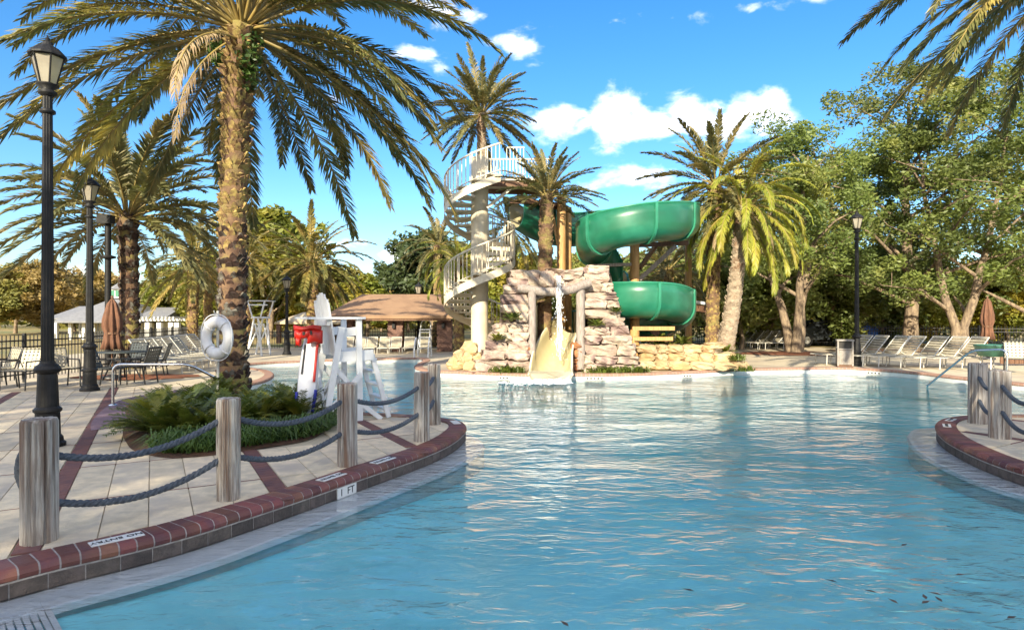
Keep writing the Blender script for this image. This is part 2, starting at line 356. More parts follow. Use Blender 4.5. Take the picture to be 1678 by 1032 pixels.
# water: closed body with a rippled surface
wm = bpy.data.materials.new('pool_water'); wm.use_nodes = True; nt = wm.node_tree; nt.nodes.clear()
tc = N(nt, 'ShaderNodeTexCoord')
def wn(sx_, sy_, rot, scale, det, dist=.0):
    mp = N(nt, 'ShaderNodeMapping', ins={0: tc.outputs['Object'], 'Scale': (sx_, sy_, 1), 'Rotation': (0, 0, rot)})
    return N(nt, 'ShaderNodeTexNoise', ins={'Vector': mp.outputs[0], 'Scale': scale, 'Detail': det, 'Roughness': .5, 'Distortion': dist}).outputs[0]
hgt = M_(nt, 'ADD', M_(nt, 'ADD', M_(nt, 'MULTIPLY', wn(.8, 1.5, .15, 1.5, 2, .8), 1.0), M_(nt, 'MULTIPLY', wn(1, 1.9, -.25, 4.6, 3, 1.0), .34)), M_(nt, 'MULTIPLY', wn(1, 1.6, .35, 13, 2, .6), .075))
calm = N(nt, 'ShaderNodeMapRange', interpolation_type='SMOOTHSTEP', ins={0: wn(.6, .9, .4, .45, 2), 1: .32, 2: .62, 3: .45, 4: 1.15}).outputs[0]
bp = N(nt, 'ShaderNodeBump', ins={'Strength': .85, 'Distance': .088, 'Height': M_(nt, 'MULTIPLY', hgt, calm)})
fr = N(nt, 'ShaderNodeFresnel', ins={'IOR': 1.32, 'Normal': bp.outputs[0]})
gl = N(nt, 'ShaderNodeBsdfGlossy', ins={'Roughness': .03, 'Normal': bp.outputs[0], 'Color': (1, 1, 1, 1)})
tr = N(nt, 'ShaderNodeBsdfTransparent', ins={'Color': (.97, 1, 1, 1)})
mx = N(nt, 'ShaderNodeMixShader', ins={0: fr.outputs[0], 1: tr.outputs[0], 2: gl.outputs[0]})
va = N(nt, 'ShaderNodeVolumeAbsorption', ins={'Color': (.10, .82, .84, 1), 'Density': .17})
N(nt, 'ShaderNodeOutputMaterial', ins={0: mx.outputs[0], 1: va.outputs[0]})
bm = bmesh.new()
vs = [bm.verts.new(((p+n*.06).x, (p+n*.06).y, WZ)) for p, n in zip(OUT[::4], NRM[::4])]
e = [bm.edges.new((vs[i], vs[(i+1) % len(vs)])) for i in range(len(vs))]
bmesh.ops.triangle_fill(bm, use_beauty=True, edges=e)
r = bmesh.ops.extrude_face_region(bm, geom=bm.faces[:])
for v in r['geom']:
    if isinstance(v, bmesh.types.BMVert): v.co.z = -1.9
bmesh.ops.recalc_face_normals(bm, faces=bm.faces[:])
me = bpy.data.meshes.new('water'); bm.to_mesh(me); bm.free(); me.materials.append(wm); struct(link('water', me))

# ------------------------------------------------------------------ coping
prof = [(CW, .010), (.055, .010), (.022, .004), (.004, -.012), (-.006, -.035), (-.002, -.058), (.012, -.074), (CW, -.074)]
def coping_piece(mb, s0, s1, pf, nseg=2):
    k = len(pf); base = []
    for j in range(nseg+1):
        p, n = out_at(s0+(s1-s0)*j/nseg)
        base += [p+n*a+Vector((0, 0, b)) for a, b in pf]
    fs = [(j*k+i, j*k+(i+1) % k, (j+1)*k+(i+1) % k, (j+1)*k+i) for j in range(nseg) for i in range(k)]
    mb.add(base, fs+[tuple(range(k)), tuple(range(nseg*k, (nseg+1)*k))[::-1]])
coping = thing('pool_coping', 'red brick bullnose edging running round the whole pool', 'coping')
inset = [(CW-.004, .0075), (.055, .0075), (.024, .0015), (.007, -.0135), (-.003, -.0355), (.001, -.057), (.014, -.070), (CW-.004, -.070)]
mb = MB(); coping_piece(mb, 0, ARC[-1]-.001, inset, 700); part('mortar', mb, mortar_m, coping)
def near_view(p, lim):
    return 2.4 < p.y < lim and -1.3 < p.x/p.y < 1.15
SB = .112; mbf = MB(); s = 0; nb = 0; marks = {}
while s < ARC[-1]-SB:
    p, n = out_at(s+SB/2)
    facing = -n.dot(p) < 9e9
    if near_view(p, 10.2) and nb < 297:
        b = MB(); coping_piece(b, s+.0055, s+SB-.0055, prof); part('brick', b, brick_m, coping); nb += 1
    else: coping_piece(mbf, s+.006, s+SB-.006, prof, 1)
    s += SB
part('far_bricks', mbf, sunlit_brick_m, coping, 'stuff')
# weathered brick course under the near coping
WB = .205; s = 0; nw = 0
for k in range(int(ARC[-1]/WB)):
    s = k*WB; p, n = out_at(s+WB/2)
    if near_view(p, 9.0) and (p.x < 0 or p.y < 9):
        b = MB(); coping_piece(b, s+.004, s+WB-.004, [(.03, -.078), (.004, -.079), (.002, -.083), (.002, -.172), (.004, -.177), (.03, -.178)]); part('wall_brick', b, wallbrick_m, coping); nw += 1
# submerged ledge with a white nosing, at the near peninsula and the right island
def s_of(px, py):
    x, y = G(px, py); return ARC[min(range(nO), key=lambda i: (OUT[i].x-x)**2+(OUT[i].y-y)**2)]
def ledge(s0, s1, wfun):
    mb = MB(); mn = MB(); m = 120; A = []
    for j in range(m+1):
        p, n = out_at(s0+(s1-s0)*j/m); wd = wfun(j/m)
        A.append((p, n, wd))
    for mbx, pts in ((mb, lambda p, n, wd: [p+n*.03+Vector((0, 0, -.182)), p-n*wd+Vector((0, 0, -.200)), p-n*(wd+.02)+Vector((0, 0, -1.3))]),
                     (mn, lambda p, n, wd: [p-n*(wd-.045)+Vector((0, 0, -.196)), p-n*(wd+.004)+Vector((0, 0, -.192)), p-n*(wd+.024)+Vector((0, 0, -.23))])):
        vs = []
        for a in A: vs += pts(*a)
        mbx.add(vs, [(j*3+i, (j+1)*3+i, (j+1)*3+i+1, j*3+i+1) for j in range(m) for i in range(2)])
    o = struct(part('pool_ledge', mb, ledge_m)); part('nosing', mn, nose_m, o)
ledge(s_of(0, 940)-1.5, s_of(764, 697)+.35, lambda t: .30*min(1, .35+t*3)*min(1, (1.02-t)*8))
ledge(s_of(1575, 681), s_of(1678, 768)+1.0, lambda t: .33*min(1, .15+t*6))

# ------------------------------------------------------------------ paving
U = Vector((-.5, .866)); C = Vector((.866, .5))
def inside(poly, x, y):
    c = False; j = len(poly)-1
    for i in range(len(poly)):
        xi, yi = poly[i]; xj, yj = poly[j]
        if (yi > y) != (yj > y) and x < (xj-xi)*(y-yi)/(yj-yi)+xi: c = not c
        j = i
    return c
POOLP = [(p.x, p.y) for p in OUT[::4]]
bedpx = [(205, 722), (232, 743), (290, 751), (360, 745), (430, 734), (500, 722), (527, 711), (520, 692), (470, 666), (400, 648), (300, 642), (240, 652), (207, 690)]
BED = catmull([Vector((*G(*p), 0)) for p in bedpx], .15); BEDP = [(p.x, p.y) for p in BED]
OFF = [(p+n*(CW+.008), n) for p, n in zip(OUT, NRM)]
OFFA = np.array([[a.x, a.y, n.x, n.y] for a, n in OFF])
def clip(poly, px_, py_, nx, ny):
    out = []
    for i in range(len(poly)):
        a = poly[i]; b = poly[(i+1) % len(poly)]
        da = (a[0]-px_)*nx+(a[1]-py_)*ny; db = (b[0]-px_)*nx+(b[1]-py_)*ny
        if da >= 0: out.append(a)
        if (da >= 0) != (db >= 0):
            t = da/(da-db); out.append((a[0]+(b[0]-a[0])*t, a[1]+(b[1]-a[1])*t))
    return out
def slab(poly, z0, z1):
    k = len(poly); ch = .004; cx_ = sum(p[0] for p in poly)/k; cy_ = sum(p[1] for p in poly)/k
    ins = []
    for p in poly:
        d = Vector((cx_-p[0], cy_-p[1])); d.normalize(); ins.append((p[0]+d.x*ch, p[1]+d.y*ch))
    m = MB(); m.add([(*p, z0) for p in poly]+[(*p, z1-ch) for p in poly]+[(*p, z1) for p in ins],
                    [tuple(range(2*k, 3*k))]+[(i, (i+1) % k, k+(i+1) % k, k+i) for i in range(k)]+[(k+i, k+(i+1) % k, 2*k+(i+1) % k, 2*k+i) for i in range(k)])
    return m
def cell(c0, c1, u0, u1, rad=1.2):
    poly = [tuple(C*a+U*b) for a, b in ((c0, u0), (c1, u0), (c1, u1), (c0, u1))]
    mx_, my_ = C*((c0+c1)/2)+U*((u0+u1)/2); R = max(c1-c0, u1-u0)*.62+.1
    d2 = (OFFA[:, 0]-mx_)**2+(OFFA[:, 1]-my_)**2; idx = np.nonzero(d2 < R*R)[0]
    if len(idx) == 0:
        return poly if not inside(POOLP, mx_, my_) else None
    for i in idx[::3]:
        poly = clip(poly, *OFFA[i])
        if len(poly) < 3: return None
    A = 0
    for i in range(len(poly)):
        a, b = poly[i], poly[(i+1) % len(poly)]; A += a[0]*b[1]-b[0]*a[1]
    cx_ = sum(p[0] for p in poly)/len(poly); cy_ = sum(p[1] for p in poly)/len(poly)
    if abs(A) < .02 or inside(POOLP, cx_, cy_): return None
    # drop near-duplicate points
    out = []
    for p in poly:
        if not out or (p[0]-out[-1][0])**2+(p[1]-out[-1][1])**2 > 1e-5: out.append(p)
    return out if len(out) > 2 else None
PER = 1.76; BW = .17; TW = (PER-BW)/5; UL = 1.456
part_n = 0; bandmb = MB(); redmb = MB(); bedmb = MB()
def vis(x, y, lo=-.9, hi=.9): return y > 1.5 and lo < x/y < hi
for ci in range(-4, 10):
    c_base = -.75+ci*PER
    for ui in range(-3, 12):
        u0 = 6.565-6*UL+ui*UL*1.0
        u0 = 6.565+(ui-5)*UL
        for k in range(5):
            a0 = c_base+BW/2+k*TW; m_ = C*(a0+TW/2)+U*(u0+UL/2)
            if not (m_.y < 19.5 and vis(m_.x, m_.y, -1.22, 1.15)): continue
            if m_.x > 0 and not (m_.x > 5.0 and m_.y < 10.6): continue
            if m_.x < 0 and inside(BEDP, m_.x, m_.y) and m_.y > 8 and m_.y < 11.5: continue
            if m_.x < -15: continue
            pl = cell(a0+.004, a0+TW-.004, u0+.012, u0+UL-.012)
            if pl is None: continue
            if part_n < 300: part('paver', slab(pl, -.011, rng.uniform(-.0012, .0012)), tile_m, deck); part_n += 1
            pl = cell(a0-.01, a0+TW+.01, u0-.011, u0+.011)
            if pl: redmb.add(*((lambda q: (q.v, q.f))(slab(pl, -.011, .0005))))
        # brick band, laid as short bricks across the band
        for j in range(14):
            b0 = u0+j*UL/14; m_ = C*c_base+U*(b0+.05)
            if not (m_.y < 19.5 and vis(m_.x, m_.y, -1.22, 1.15)): continue
            if m_.x > 0 and not (m_.x > 5.0 and m_.y < 10.6): continue
            pl = cell(c_base-BW/2+.006, c_base+BW/2-.006, b0+.002, b0+UL/14-.002)
            if pl: q = slab(pl, -.011, .001+rng.uniform(-.001, .001)); bandmb.add(q.v, q.f)
part('brick_band', bandmb, band_m, deck, 'stuff'); part('red_joint', redmb, redjoint_m, deck, 'stuff')
for p in list(range(0)): pass
# dark sand under the near pavers
mb = MB()
for ci in range(-40, 60):
    pass

# ------------------------------------------------------------------ sign tiles and lettering
def text_mesh(t, size, m):
    cu = bpy.data.curves.new('lettering', 'FONT'); cu.body = t; cu.size = size; cu.align_x = 'CENTER'; cu.align_y = 'CENTER'; cu.extrude = .0015
    o = bpy.data.objects.new('tmp', cu); col.objects.link(o); bpy.context.view_layer.update()
    me = bpy.data.meshes.new_from_object(o.evaluated_get(bpy.context.evaluated_depsgraph_get())); bpy.data.objects.remove(o)
    me.materials.clear(); me.materials.append(m); return me
def top_tile(px, py, L, W, txt, size, flip=True, off=.13, smear=False):
    s = s_of(px, py); p, n = out_at(s); c = p+n*off; t = Vector((n.y, -n.x, 0))
    mb = MB(); mb.box((0, 0, 0), (L, W, .006)); ang = math.atan2(t.y, t.x)+(PI if flip else 0)
    o = part('sign_tile', mb, signtile_m, coping, loc=(c.x, c.y, .0135), rot=(0, 0, ang)); o.name = 'sign_tile'
    if txt: link('lettering', text_mesh(txt, size, ink_m), o, (0, -.0, .0045))
    return o
top_tile(198, 893, .33, .11, 'NO ENTRY', .066)
top_tile(560, 786, .33, .11, 'NO ENTRY', .066)
top_tile(645, 757, .33, .11, 'NO ENTRY', .066)
top_tile(758, 692, .30, .11, '', .08)
for px_, py_ in ((1541, 687), (1533, 697)): top_tile(px_, py_, .28, .10, 'NO ENTRY', .055, off=.14)
def face_tile(px, py, L, Hh, txt, size, z=-.125, m=signtile_m):
    s = s_of(px, py); p, n = out_at(s); c = p-n*.008; t = Vector((-n.y, n.x, 0))
    R = Matrix((( -t.x, 0, -n.x), (-t.y, 0, -n.y), (0, 1, 0))).to_4x4()
    mb = MB(); mb.box((0, 0, 0), (L, Hh, .012))
    o = part('depth_tile', mb, m, coping); o.matrix_local = Matrix.Translation((c.x, c.y, z)) @ R
    if txt: link('lettering', text_mesh(txt, size, ink_m), o, (0, 0, .0075))
face_tile(572, 783, .115*2.4, .105, '1  FT', .10)
for px_, n_ in ((826, 3), (975, 5), (1124, 3), (1430, 4)):
    py_ = np.interp(px_, [800, 860, 937, 1000, 1050, 1100, 1150, 1400, 1450], [611, 613, 613, 613, 612, 610, 608, 603, 606])
    s = s_of(px_, py_); p, n = out_at(s); t = Vector((-n.y, n.x, 0)); R = Matrix(((-t.x, 0, -n.x), (-t.y, 0, -n.y), (0, 1, 0))).to_4x4()
    mb = MB(); mb.box((0, 0, 0), (.1*n_+.06, .075, .012)); mk = MB()
    for q in range(n_): mk.box(((q-(n_-1)/2)*.1, 0, .007), (.055, .045, .004))
    o = part('depth_tile', mb, signtile_m, coping); o.matrix_local = Matrix.Translation((*(p-n*.012).to_2d(), -.115)) @ R
    part('lettering', mk, ink_m, o)

# drain grate at the beach entry
gt = thing('drain_grate', 'pale slatted drain grate lying in shallow water at the near left corner', 'drain grate', (-3.03, 4.02, -.20), math.radians(45))
for x in (-1.6, -.015): mb = MB(); mb.box((x, -.6, 0), (.03, 1.2, .02)); part('frame', mb, ledge_m, gt)
for y in (-.012, -1.19): mb = MB(); mb.box((-.8, y, 0), (1.55, .024, .02)); part('frame', mb, ledge_m, gt)
for i in range(40):
    mb = MB(); mb.box((-.05-i*.0385, -.6, 0), (.029, 1.15, .012)); part('slat', mb, ledge_m, gt)

# ------------------------------------------------------------------ posts and ropes
def post_mesh(r, h, seed):
    rr = random.Random(seed); n = 72; mb = MB(); ph = [rr.uniform(0, 6.28) for _ in range(6)]
    cr = sorted(rr.uniform(0, 6.28) for _ in range(12))
    prof_r = []
    for k in range(n):
        a = 2*PI*k/n; v = 1+.02*math.sin(3*a+ph[0])+.015*math.sin(7*a+ph[1])
        for c in cr:
            d = abs((a-c+PI) % (2*PI)-PI)
            if d < .05: v -= .11
        prof_r.append(v)
    zs = [0, .02, h*.25, h*.5, h*.75, h-.02, h]
    vs = []
    for i, z in enumerate(zs):
        for k in range(n):
            a = 2*PI*k/n; tw = .02*z
            sc_ = r*prof_r[k]*(.93 if i == len(zs)-1 else 1)*(1+.015*math.sin(4*z+k))
            vs.append((sc_*math.cos(a+tw), sc_*math.sin(a+tw), z+(rr.uniform(-.004, .004) if i > 4 else 0)))
    mb.add(vs, [(i*n+k, i*n+(k+1) % n, (i+1)*n+(k+1) % n, (i+1)*n+k) for i in range(len(zs)-1) for k in range(n)])
    mb.add(vs[-n:], [tuple(range(n))]); return mb
posts = []
pl = [(64, 886, .113, .872, 'thick weathered post nearest the viewer at the left edge of the deck', 0),
      (374, 817, .098, .885, 'weathered post standing before the green planting bed', 1),
      (569, 762, .105, .885, 'weathered post standing before the white lifeguard chair', 2),
      (691, 722, .100, .885, 'brown weathered post on the round tip of the deck, nearer of two', 3),
      (711, 695, .095, .90, 'dark weathered post farthest out on the round tip of the deck', 4),
      (1602, 693, .125, .90, 'pale weathered post on the right island, farther from the viewer', 5),
      (1638, 717, .125, .89, 'cracked weathered post on the right island, nearer to the viewer', 6),
      (1715, 760, .12, .89, 'weathered post just beyond the right picture edge', 7)]
for px_, py_, r_, h_, lb, sd in pl:
    x, y = G(px_, py_); o = part('wooden_post', post_mesh(r_, h_, sd), wood_m, loc=(x, y, .0)); tag(o, lb, 'post', 'rope posts along the pool edge')
    posts.append((Vector((x, y, 0)), r_, h_))
def rope(a, b, sag, label, r=.026):
    a = Vector(a); b = Vector(b); L = (b-a).length; n = max(30, int(L/.014)); mb = MB()
    cen = [a.lerp(b, i/n)+Vector((0, 0, -4*sag*(i/n)*(1-i/n))) for i in range(n+1)]
    for s_ in range(3):
        pts = []
        for i, p in enumerate(cen):
            t = (cen[min(i+1, n)]-cen[max(i-1, 0)]).normalized(); sd = t.cross(Vector((0, 0, 1)))
            if sd.length < .1: sd = Vector((1, 0, 0))
            sd.normalize(); up = sd.cross(t); an = 2*PI*(i*L/n/.13+s_/3)
            pts.append(p+(sd*math.cos(an)+up*math.sin(an))*r*.52)
        mb.tube(pts, r*.60, 6)
    o = part('rope', mb, rope_m); tag(o, label, 'rope', 'ropes strung between the posts')
def edge_pt(i, j, z):
    p, r_, _ = posts[i]; q = posts[j][0]; d = (q-p).normalized(); return p+d*(r_*.75)+Vector((0, 0, z))
nm = ['the thick near left post', 'the bed post', 'the lifeguard chair post', 'the brown tip post', 'the far tip post', 'the far right island post', 'the near right island post', 'the picture edge']
for i, j, s1, s2 in ((0, 1, .13, .13), (1, 2, .13, .12), (2, 3, .11, .10), (3, 4, .05, .05), (5, 6, .12, .12), (6, 7, .14, .14)):
    for z, sg, w_ in ((.70, s1, 'upper'), (.36, s2, 'lower')):
        zz = z - (.17 if (i == 0) else 0)*0
        rope(edge_pt(i, j, z-(.10 if i in (0,) else 0)), edge_pt(j, i, z), sg, f'{w_} grey rope sagging from {nm[i]} to {nm[j]}')
p0, r0, h0 = posts[0]
# knotted loop on the near left post
mb = MB(); a = p0+Vector((-.03, .06, .61)); pts = []
for i in range(60):
    t = i/59; an = PI*t; pts.append(p0+Vector((-.075-.10*math.sin(an)**.7, .05, .70-.40*t)))
for s_ in range(3):
    q = []
    for i, p in enumerate(pts):
        an = 2*PI*(i*.0105/.13+s_/3); q.append(p+Vector((math.cos(an), math.sin(an)*.6, math.sin(an)*.6))*.018)
    mb.tube(q, .021, 6)
tag(part('rope', mb, rope_m), 'grey rope looped round the left side of the thick near left post', 'rope', 'ropes strung between the posts')

# ------------------------------------------------------------------ street lamps
def lamp_mesh_parts(h, root, pw=.062):
    mb = MB(); mb.lathe([(.19, 0), (.19, .05), (.165, .07), (.16, .12), (.135, .15), (.128, .42), (.15, .44), (.15, .47), (.118, .50), (.105, .86), (.10, .90), (.135, .93), (.145, .96), (.125, 1.0), (.085, 1.03), (.078, 1.06)], 20, smooth=False)
    part('base', mb, black_m, root)
    mb = MB(); n = 24; zt = h-.78
    mb.lathe([(pw*1.1, 1.0), (pw*.82, zt-.15), (pw*.8, zt)], n, fold=lambda a, z: 1+.07*(1 if int(a/(2*PI)*24+.01) % 2 else -1), smooth=False)
    mb.lathe([(.05, zt-.22), (.085, zt-.2), (.085, zt-.17), (.055, zt-.15)], 14)
    mb.lathe([(.05, zt), (.10, zt+.03), (.10, zt+.06), (.06, zt+.09), (.12, zt+.13), (.12, zt+.15)], 14); part('pole', mb, black_m, root)
    zb = zt+.15; g = MB(); fr_ = MB(); k = 6; b0, b1, hh = .095, .18, .34
    vb = [Vector((b0*math.cos(2*PI*i/k), b0*math.sin(2*PI*i/k), zb)) for i in range(k)]; vt = [Vector((b1*math.cos(2*PI*i/k), b1*math.sin(2*PI*i/k), zb+hh)) for i in range(k)]
    g.add([v*.97+Vector((0, 0, v.z*.03)) for v in vb+vt], [(i, (i+1) % k, k+(i+1) % k, k+i) for i in range(k)]); part('lantern_glass', g, glassy_m, root)
    for i in range(k): fr_.tube([vb[i], vt[i]], .011, 5); fr_.tube([vt[i], vt[(i+1) % k]], .013, 5); fr_.tube([vb[i], vb[(i+1) % k]], .012, 5)
    part('lantern_frame', fr_, black_m, root)
    rf = MB(); z2 = zb+hh; rf.lathe([(.205, z2), (.205, z2+.02), (.12, z2+.11), (.065, z2+.14), (.05, z2+.18), (.02, z2+.20), (.026, z2+.225), (.0, z2+.27)], 12, smooth=False); part('lantern_roof', rf, black_m, root)
def lamp(px, py, top, label, pw=.062):
    x, y = G(px, py); h = ZD(top, y); t = thing('street_lamp', label, 'street lamp', (x, y, -.005), .3, 'black street lamps round the pool'); lamp_mesh_parts(h, t, pw); return t
lamp(78, 731, 55, 'tall black lamp post behind the thick near left post, lantern among palm fronds', .060)
lamp(147, 640, 282, 'black lamp post second from the left, beside the folded umbrella', .066)
lamp(1404, 599, 343, 'black lamp post standing right of the trash bin')
t = lamp(470, 581, 448, 'thin distant lamp post behind the lifeguard chair', .06)
t = lamp(686, 572, 460, 'small distant lamp post behind the tan roofed pavilion', .06)
# plain pole with a disc
x, y = G(177, 606); t = thing('flood_light_pole', 'plain black pole with a round collar beside the leftmost background palm', 'pole', (x, y, 0))
mb = MB(); mb.tube([(0, 0, 0), (0, 0, ZD(366, y))], .085, 12); part('pole', mb, black_m, t)
mb = MB(); z_ = ZD(421, y); mb.lathe([(.1, z_-.06), (.21, z_-.03), (.21, z_+.02), (.1, z_+.05)], 16); part('collar', mb, black_m, t)
mb = MB(); z_ = ZD(366, y); mb.box((0, -.1, z_+.1), (.4, .25, .25)); part('lamp_head', mb, black_m, t)

# ------------------------------------------------------------------ palms
def frond_mesh(name, L, elev, droop, n, ll, lw, seed, m, rise=.45, hang=.25, rw=.035, pet=.14, rag=.0, twist=0.0):
    rr = random.Random(seed); K = 26; pts = [Vector((0, 0, 0))]; tg = []
    for i in range(K):
        s = (i+.5)/K; a = elev-droop*s**1.25
        t = Vector((math.cos(a), .10*math.sin(seed)*s+twist*s, math.sin(a))).normalized(); tg.append(t); pts.append(pts[-1]+t*L/K)
    tg.append(tg[-1]); mb = MB(); mb.tube(pts, [rw*(1-.85*(i/K))+.004 for i in range(K+1)], 5, 1)
    V = []; Fc = []
    for i in range(n):
        s = pet+(1-pet)*(i+rr.uniform(-.3, .3))/n; s = min(.999, max(.03, s)); q = s*K; k = int(q); p = pts[k].lerp(pts[k+1], q-k); T = tg[k]
        S = T.cross(Vector((0, 0, 1)))
        if S.length < .05: S = Vector((0, 1, 0))
        S.normalize(); Nn = S.cross(T)
        ln0 = ll*max(.16, math.sin(PI*min(1, .12+.80*(s-pet)/(1-pet))))**.7
        for side in (-1, 1):
            if rag and rr.random() < rag: continue
            b = math.radians(62-34*s+rr.uniform(-7, 7)); r_ = rise*rr.uniform(.2, 1.5)-.1; ln = ln0*rr.uniform(.82, 1.12)
            if s < pet+.06: ln *= .45
            d = T*math.cos(b)+(S*side*math.cos(r_)+Nn*math.sin(r_))*math.sin(b)
            h_ = hang*rr.uniform(.6, 1.4); mid = p+d*ln*.5-Vector((0, 0, ln*h_*.22)); tip = p+d*ln*(1-.25*h_)-Vector((0, 0, ln*h_*.75))
            wv = d.cross(Nn*.8+S*side*.3+Vector((rr.uniform(-.5, .5), rr.uniform(-.5, .5), rr.uniform(-.5, .5)))).normalized()*lw*.5
            o = len(V); V += [p-wv*.5, p+wv*.5, mid+wv, mid-wv, tip]; Fc += [(o, o+1, o+2, o+3), (o+3, o+2, o+4)]
    mb.add(V, Fc, 0); return mb.mesh(name, [m, rachis_m])
def leaf_cloud(centers, sig, per, size, seed, flat=.7, name='crown', m=None):
    r = np.random.RandomState(seed); c = np.repeat(np.array(centers), per, 0); n = len(c)
    sg = np.repeat(np.array(sig), per)[:, None]
    d = r.normal(size=(n, 3)); d /= np.linalg.norm(d, axis=1)[:, None]; d *= r.uniform(.15, 1, (n, 1))**.55
    c = c+d*sg*1.35*np.array([1, 1, flat])
    a = r.normal(size=(n, 3)); a[:, 2] *= .6; a /= np.linalg.norm(a, axis=1)[:, None]
    b = r.normal(size=(n, 3)); b -= (b*a).sum(1)[:, None]*a; b /= np.linalg.norm(b, axis=1)[:, None]
    s = size*r.uniform(.6, 1.35, (n, 1)); A = a*s; B = b*s*.48
    v = np.stack([c-A, c+B*.9-A*.1, c+A, c-B*.9-A*.1], 1).reshape(-1, 3)
    me = bpy.data.meshes.new(name); me.vertices.add(len(v)); me.vertices.foreach_set('co', v.astype(np.float32).ravel())
    me.loops.add(n*4); me.loops.foreach_set('vertex_index', np.arange(n*4, dtype=np.int32)); me.polygons.add(n)
    me.polygons.foreach_set('loop_start', np.arange(0, n*4, 4, dtype=np.int32)); me.update(calc_edges=True)
    if m: me.materials.append(m)
    return me
ELV = [82, 66, 50, 34, 18, 0, -20, -42]; DRP = [55, 68, 78, 84, 82, 72, 55, 36]
def frond_set(name, m, L, n, ll, lw, dscale=1.0, rise=.45, hang=.25, rw=.035, variants=2, rag=0):
    return [[frond_mesh(name, L, math.radians(e), math.radians(d*dscale), n, ll, lw, 11*i+v+3, m, rise, hang, rw, rag=rag) for v in range(variants)] for i, (e, d) in enumerate(zip(ELV, DRP))]
FS_main = frond_set('frond', mainfrond_m, 5.0, 130, .54, .042, .80, hang=.30)
FS_grey = frond_set('frond', greyfrond_m, 5.0, 84, .62, .085, .80, rise=.6)
FS_up = frond_set('frond', greyfrond_m, 5.0, 90, .66, .085, .52, rise=.6)
FS_date = frond_set('frond', date_m, 5.0, 80, .60, .08, .85)
FS_yel = frond_set('frond', yellowfrond_m, 5.0, 120, .56, .042, 1.35, rise=.3, hang=.5)
FS_dead = [frond_mesh('frond', 3.6, math.radians(e), math.radians(d), 50, .40, .035, s_, deadfrond_m, .2, 1.0, .03, rag=.2) for e, d, s_ in ((-10, 80, 1), (-40, 48, 2), (10, 98, 3))]
def trunk_geo(mb, mb2, base, top, r0, r1, nb_turn, dz, boot, seed, bulge=1.0, bend=0.0, mb3=None, split=0):
    rr = random.Random(seed); b = Vector(base); t = Vector(top); K = 40; pts = []; rs = []
    for i in range(K+1):
        s = i/K; p = b.lerp(t, s); p.x += bend*math.sin(PI*s); pts.append(p)
        rs.append((r0+(r1-r0)*s)*(1+.25*bulge*max(0, 1-s*9))*(1+.03*math.sin(i*1.9+seed)))
    mb.tube(pts, rs, 16)
    L = (t-b).length; nz_ = int(L/dz); fl = 0
    for iz in range(nz_):
        for k in range(nb_turn):
            s = (iz+k/nb_turn)*dz/L
            if s > .985: continue
            i = int(s*K); p = pts[i].lerp(pts[min(K, i+1)], s*K-i); r = rs[min(i, K)]
            a = 2*PI*k/nb_turn+iz*2.4+rr.uniform(-.28, .28); s = min(.984, max(0, s+rr.uniform(-.5, .5)*dz/L)); o_ = Vector((math.cos(a), math.sin(a), 0)); sd = Vector((-o_.y, o_.x, 0))
            up_ = dz*1.15*rr.uniform(.8, 1.25); ou_ = boot*rr.uniform(.4, 1.25)*(.75+.7*s); wd = PI*r/nb_turn*1.15*rr.uniform(.8, 1.1)
            q = p+o_*(r*.96)
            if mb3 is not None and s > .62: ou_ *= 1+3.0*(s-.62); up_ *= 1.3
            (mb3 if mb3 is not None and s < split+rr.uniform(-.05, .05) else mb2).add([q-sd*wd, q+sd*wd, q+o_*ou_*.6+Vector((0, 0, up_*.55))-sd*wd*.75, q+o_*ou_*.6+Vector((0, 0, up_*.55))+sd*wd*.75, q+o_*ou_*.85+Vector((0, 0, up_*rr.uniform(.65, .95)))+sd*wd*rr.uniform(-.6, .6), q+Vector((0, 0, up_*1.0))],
                    [(0, 1, 3, 2), (2, 3, 4), (0, 2, 4, 5), (1, 5, 4, 3)])
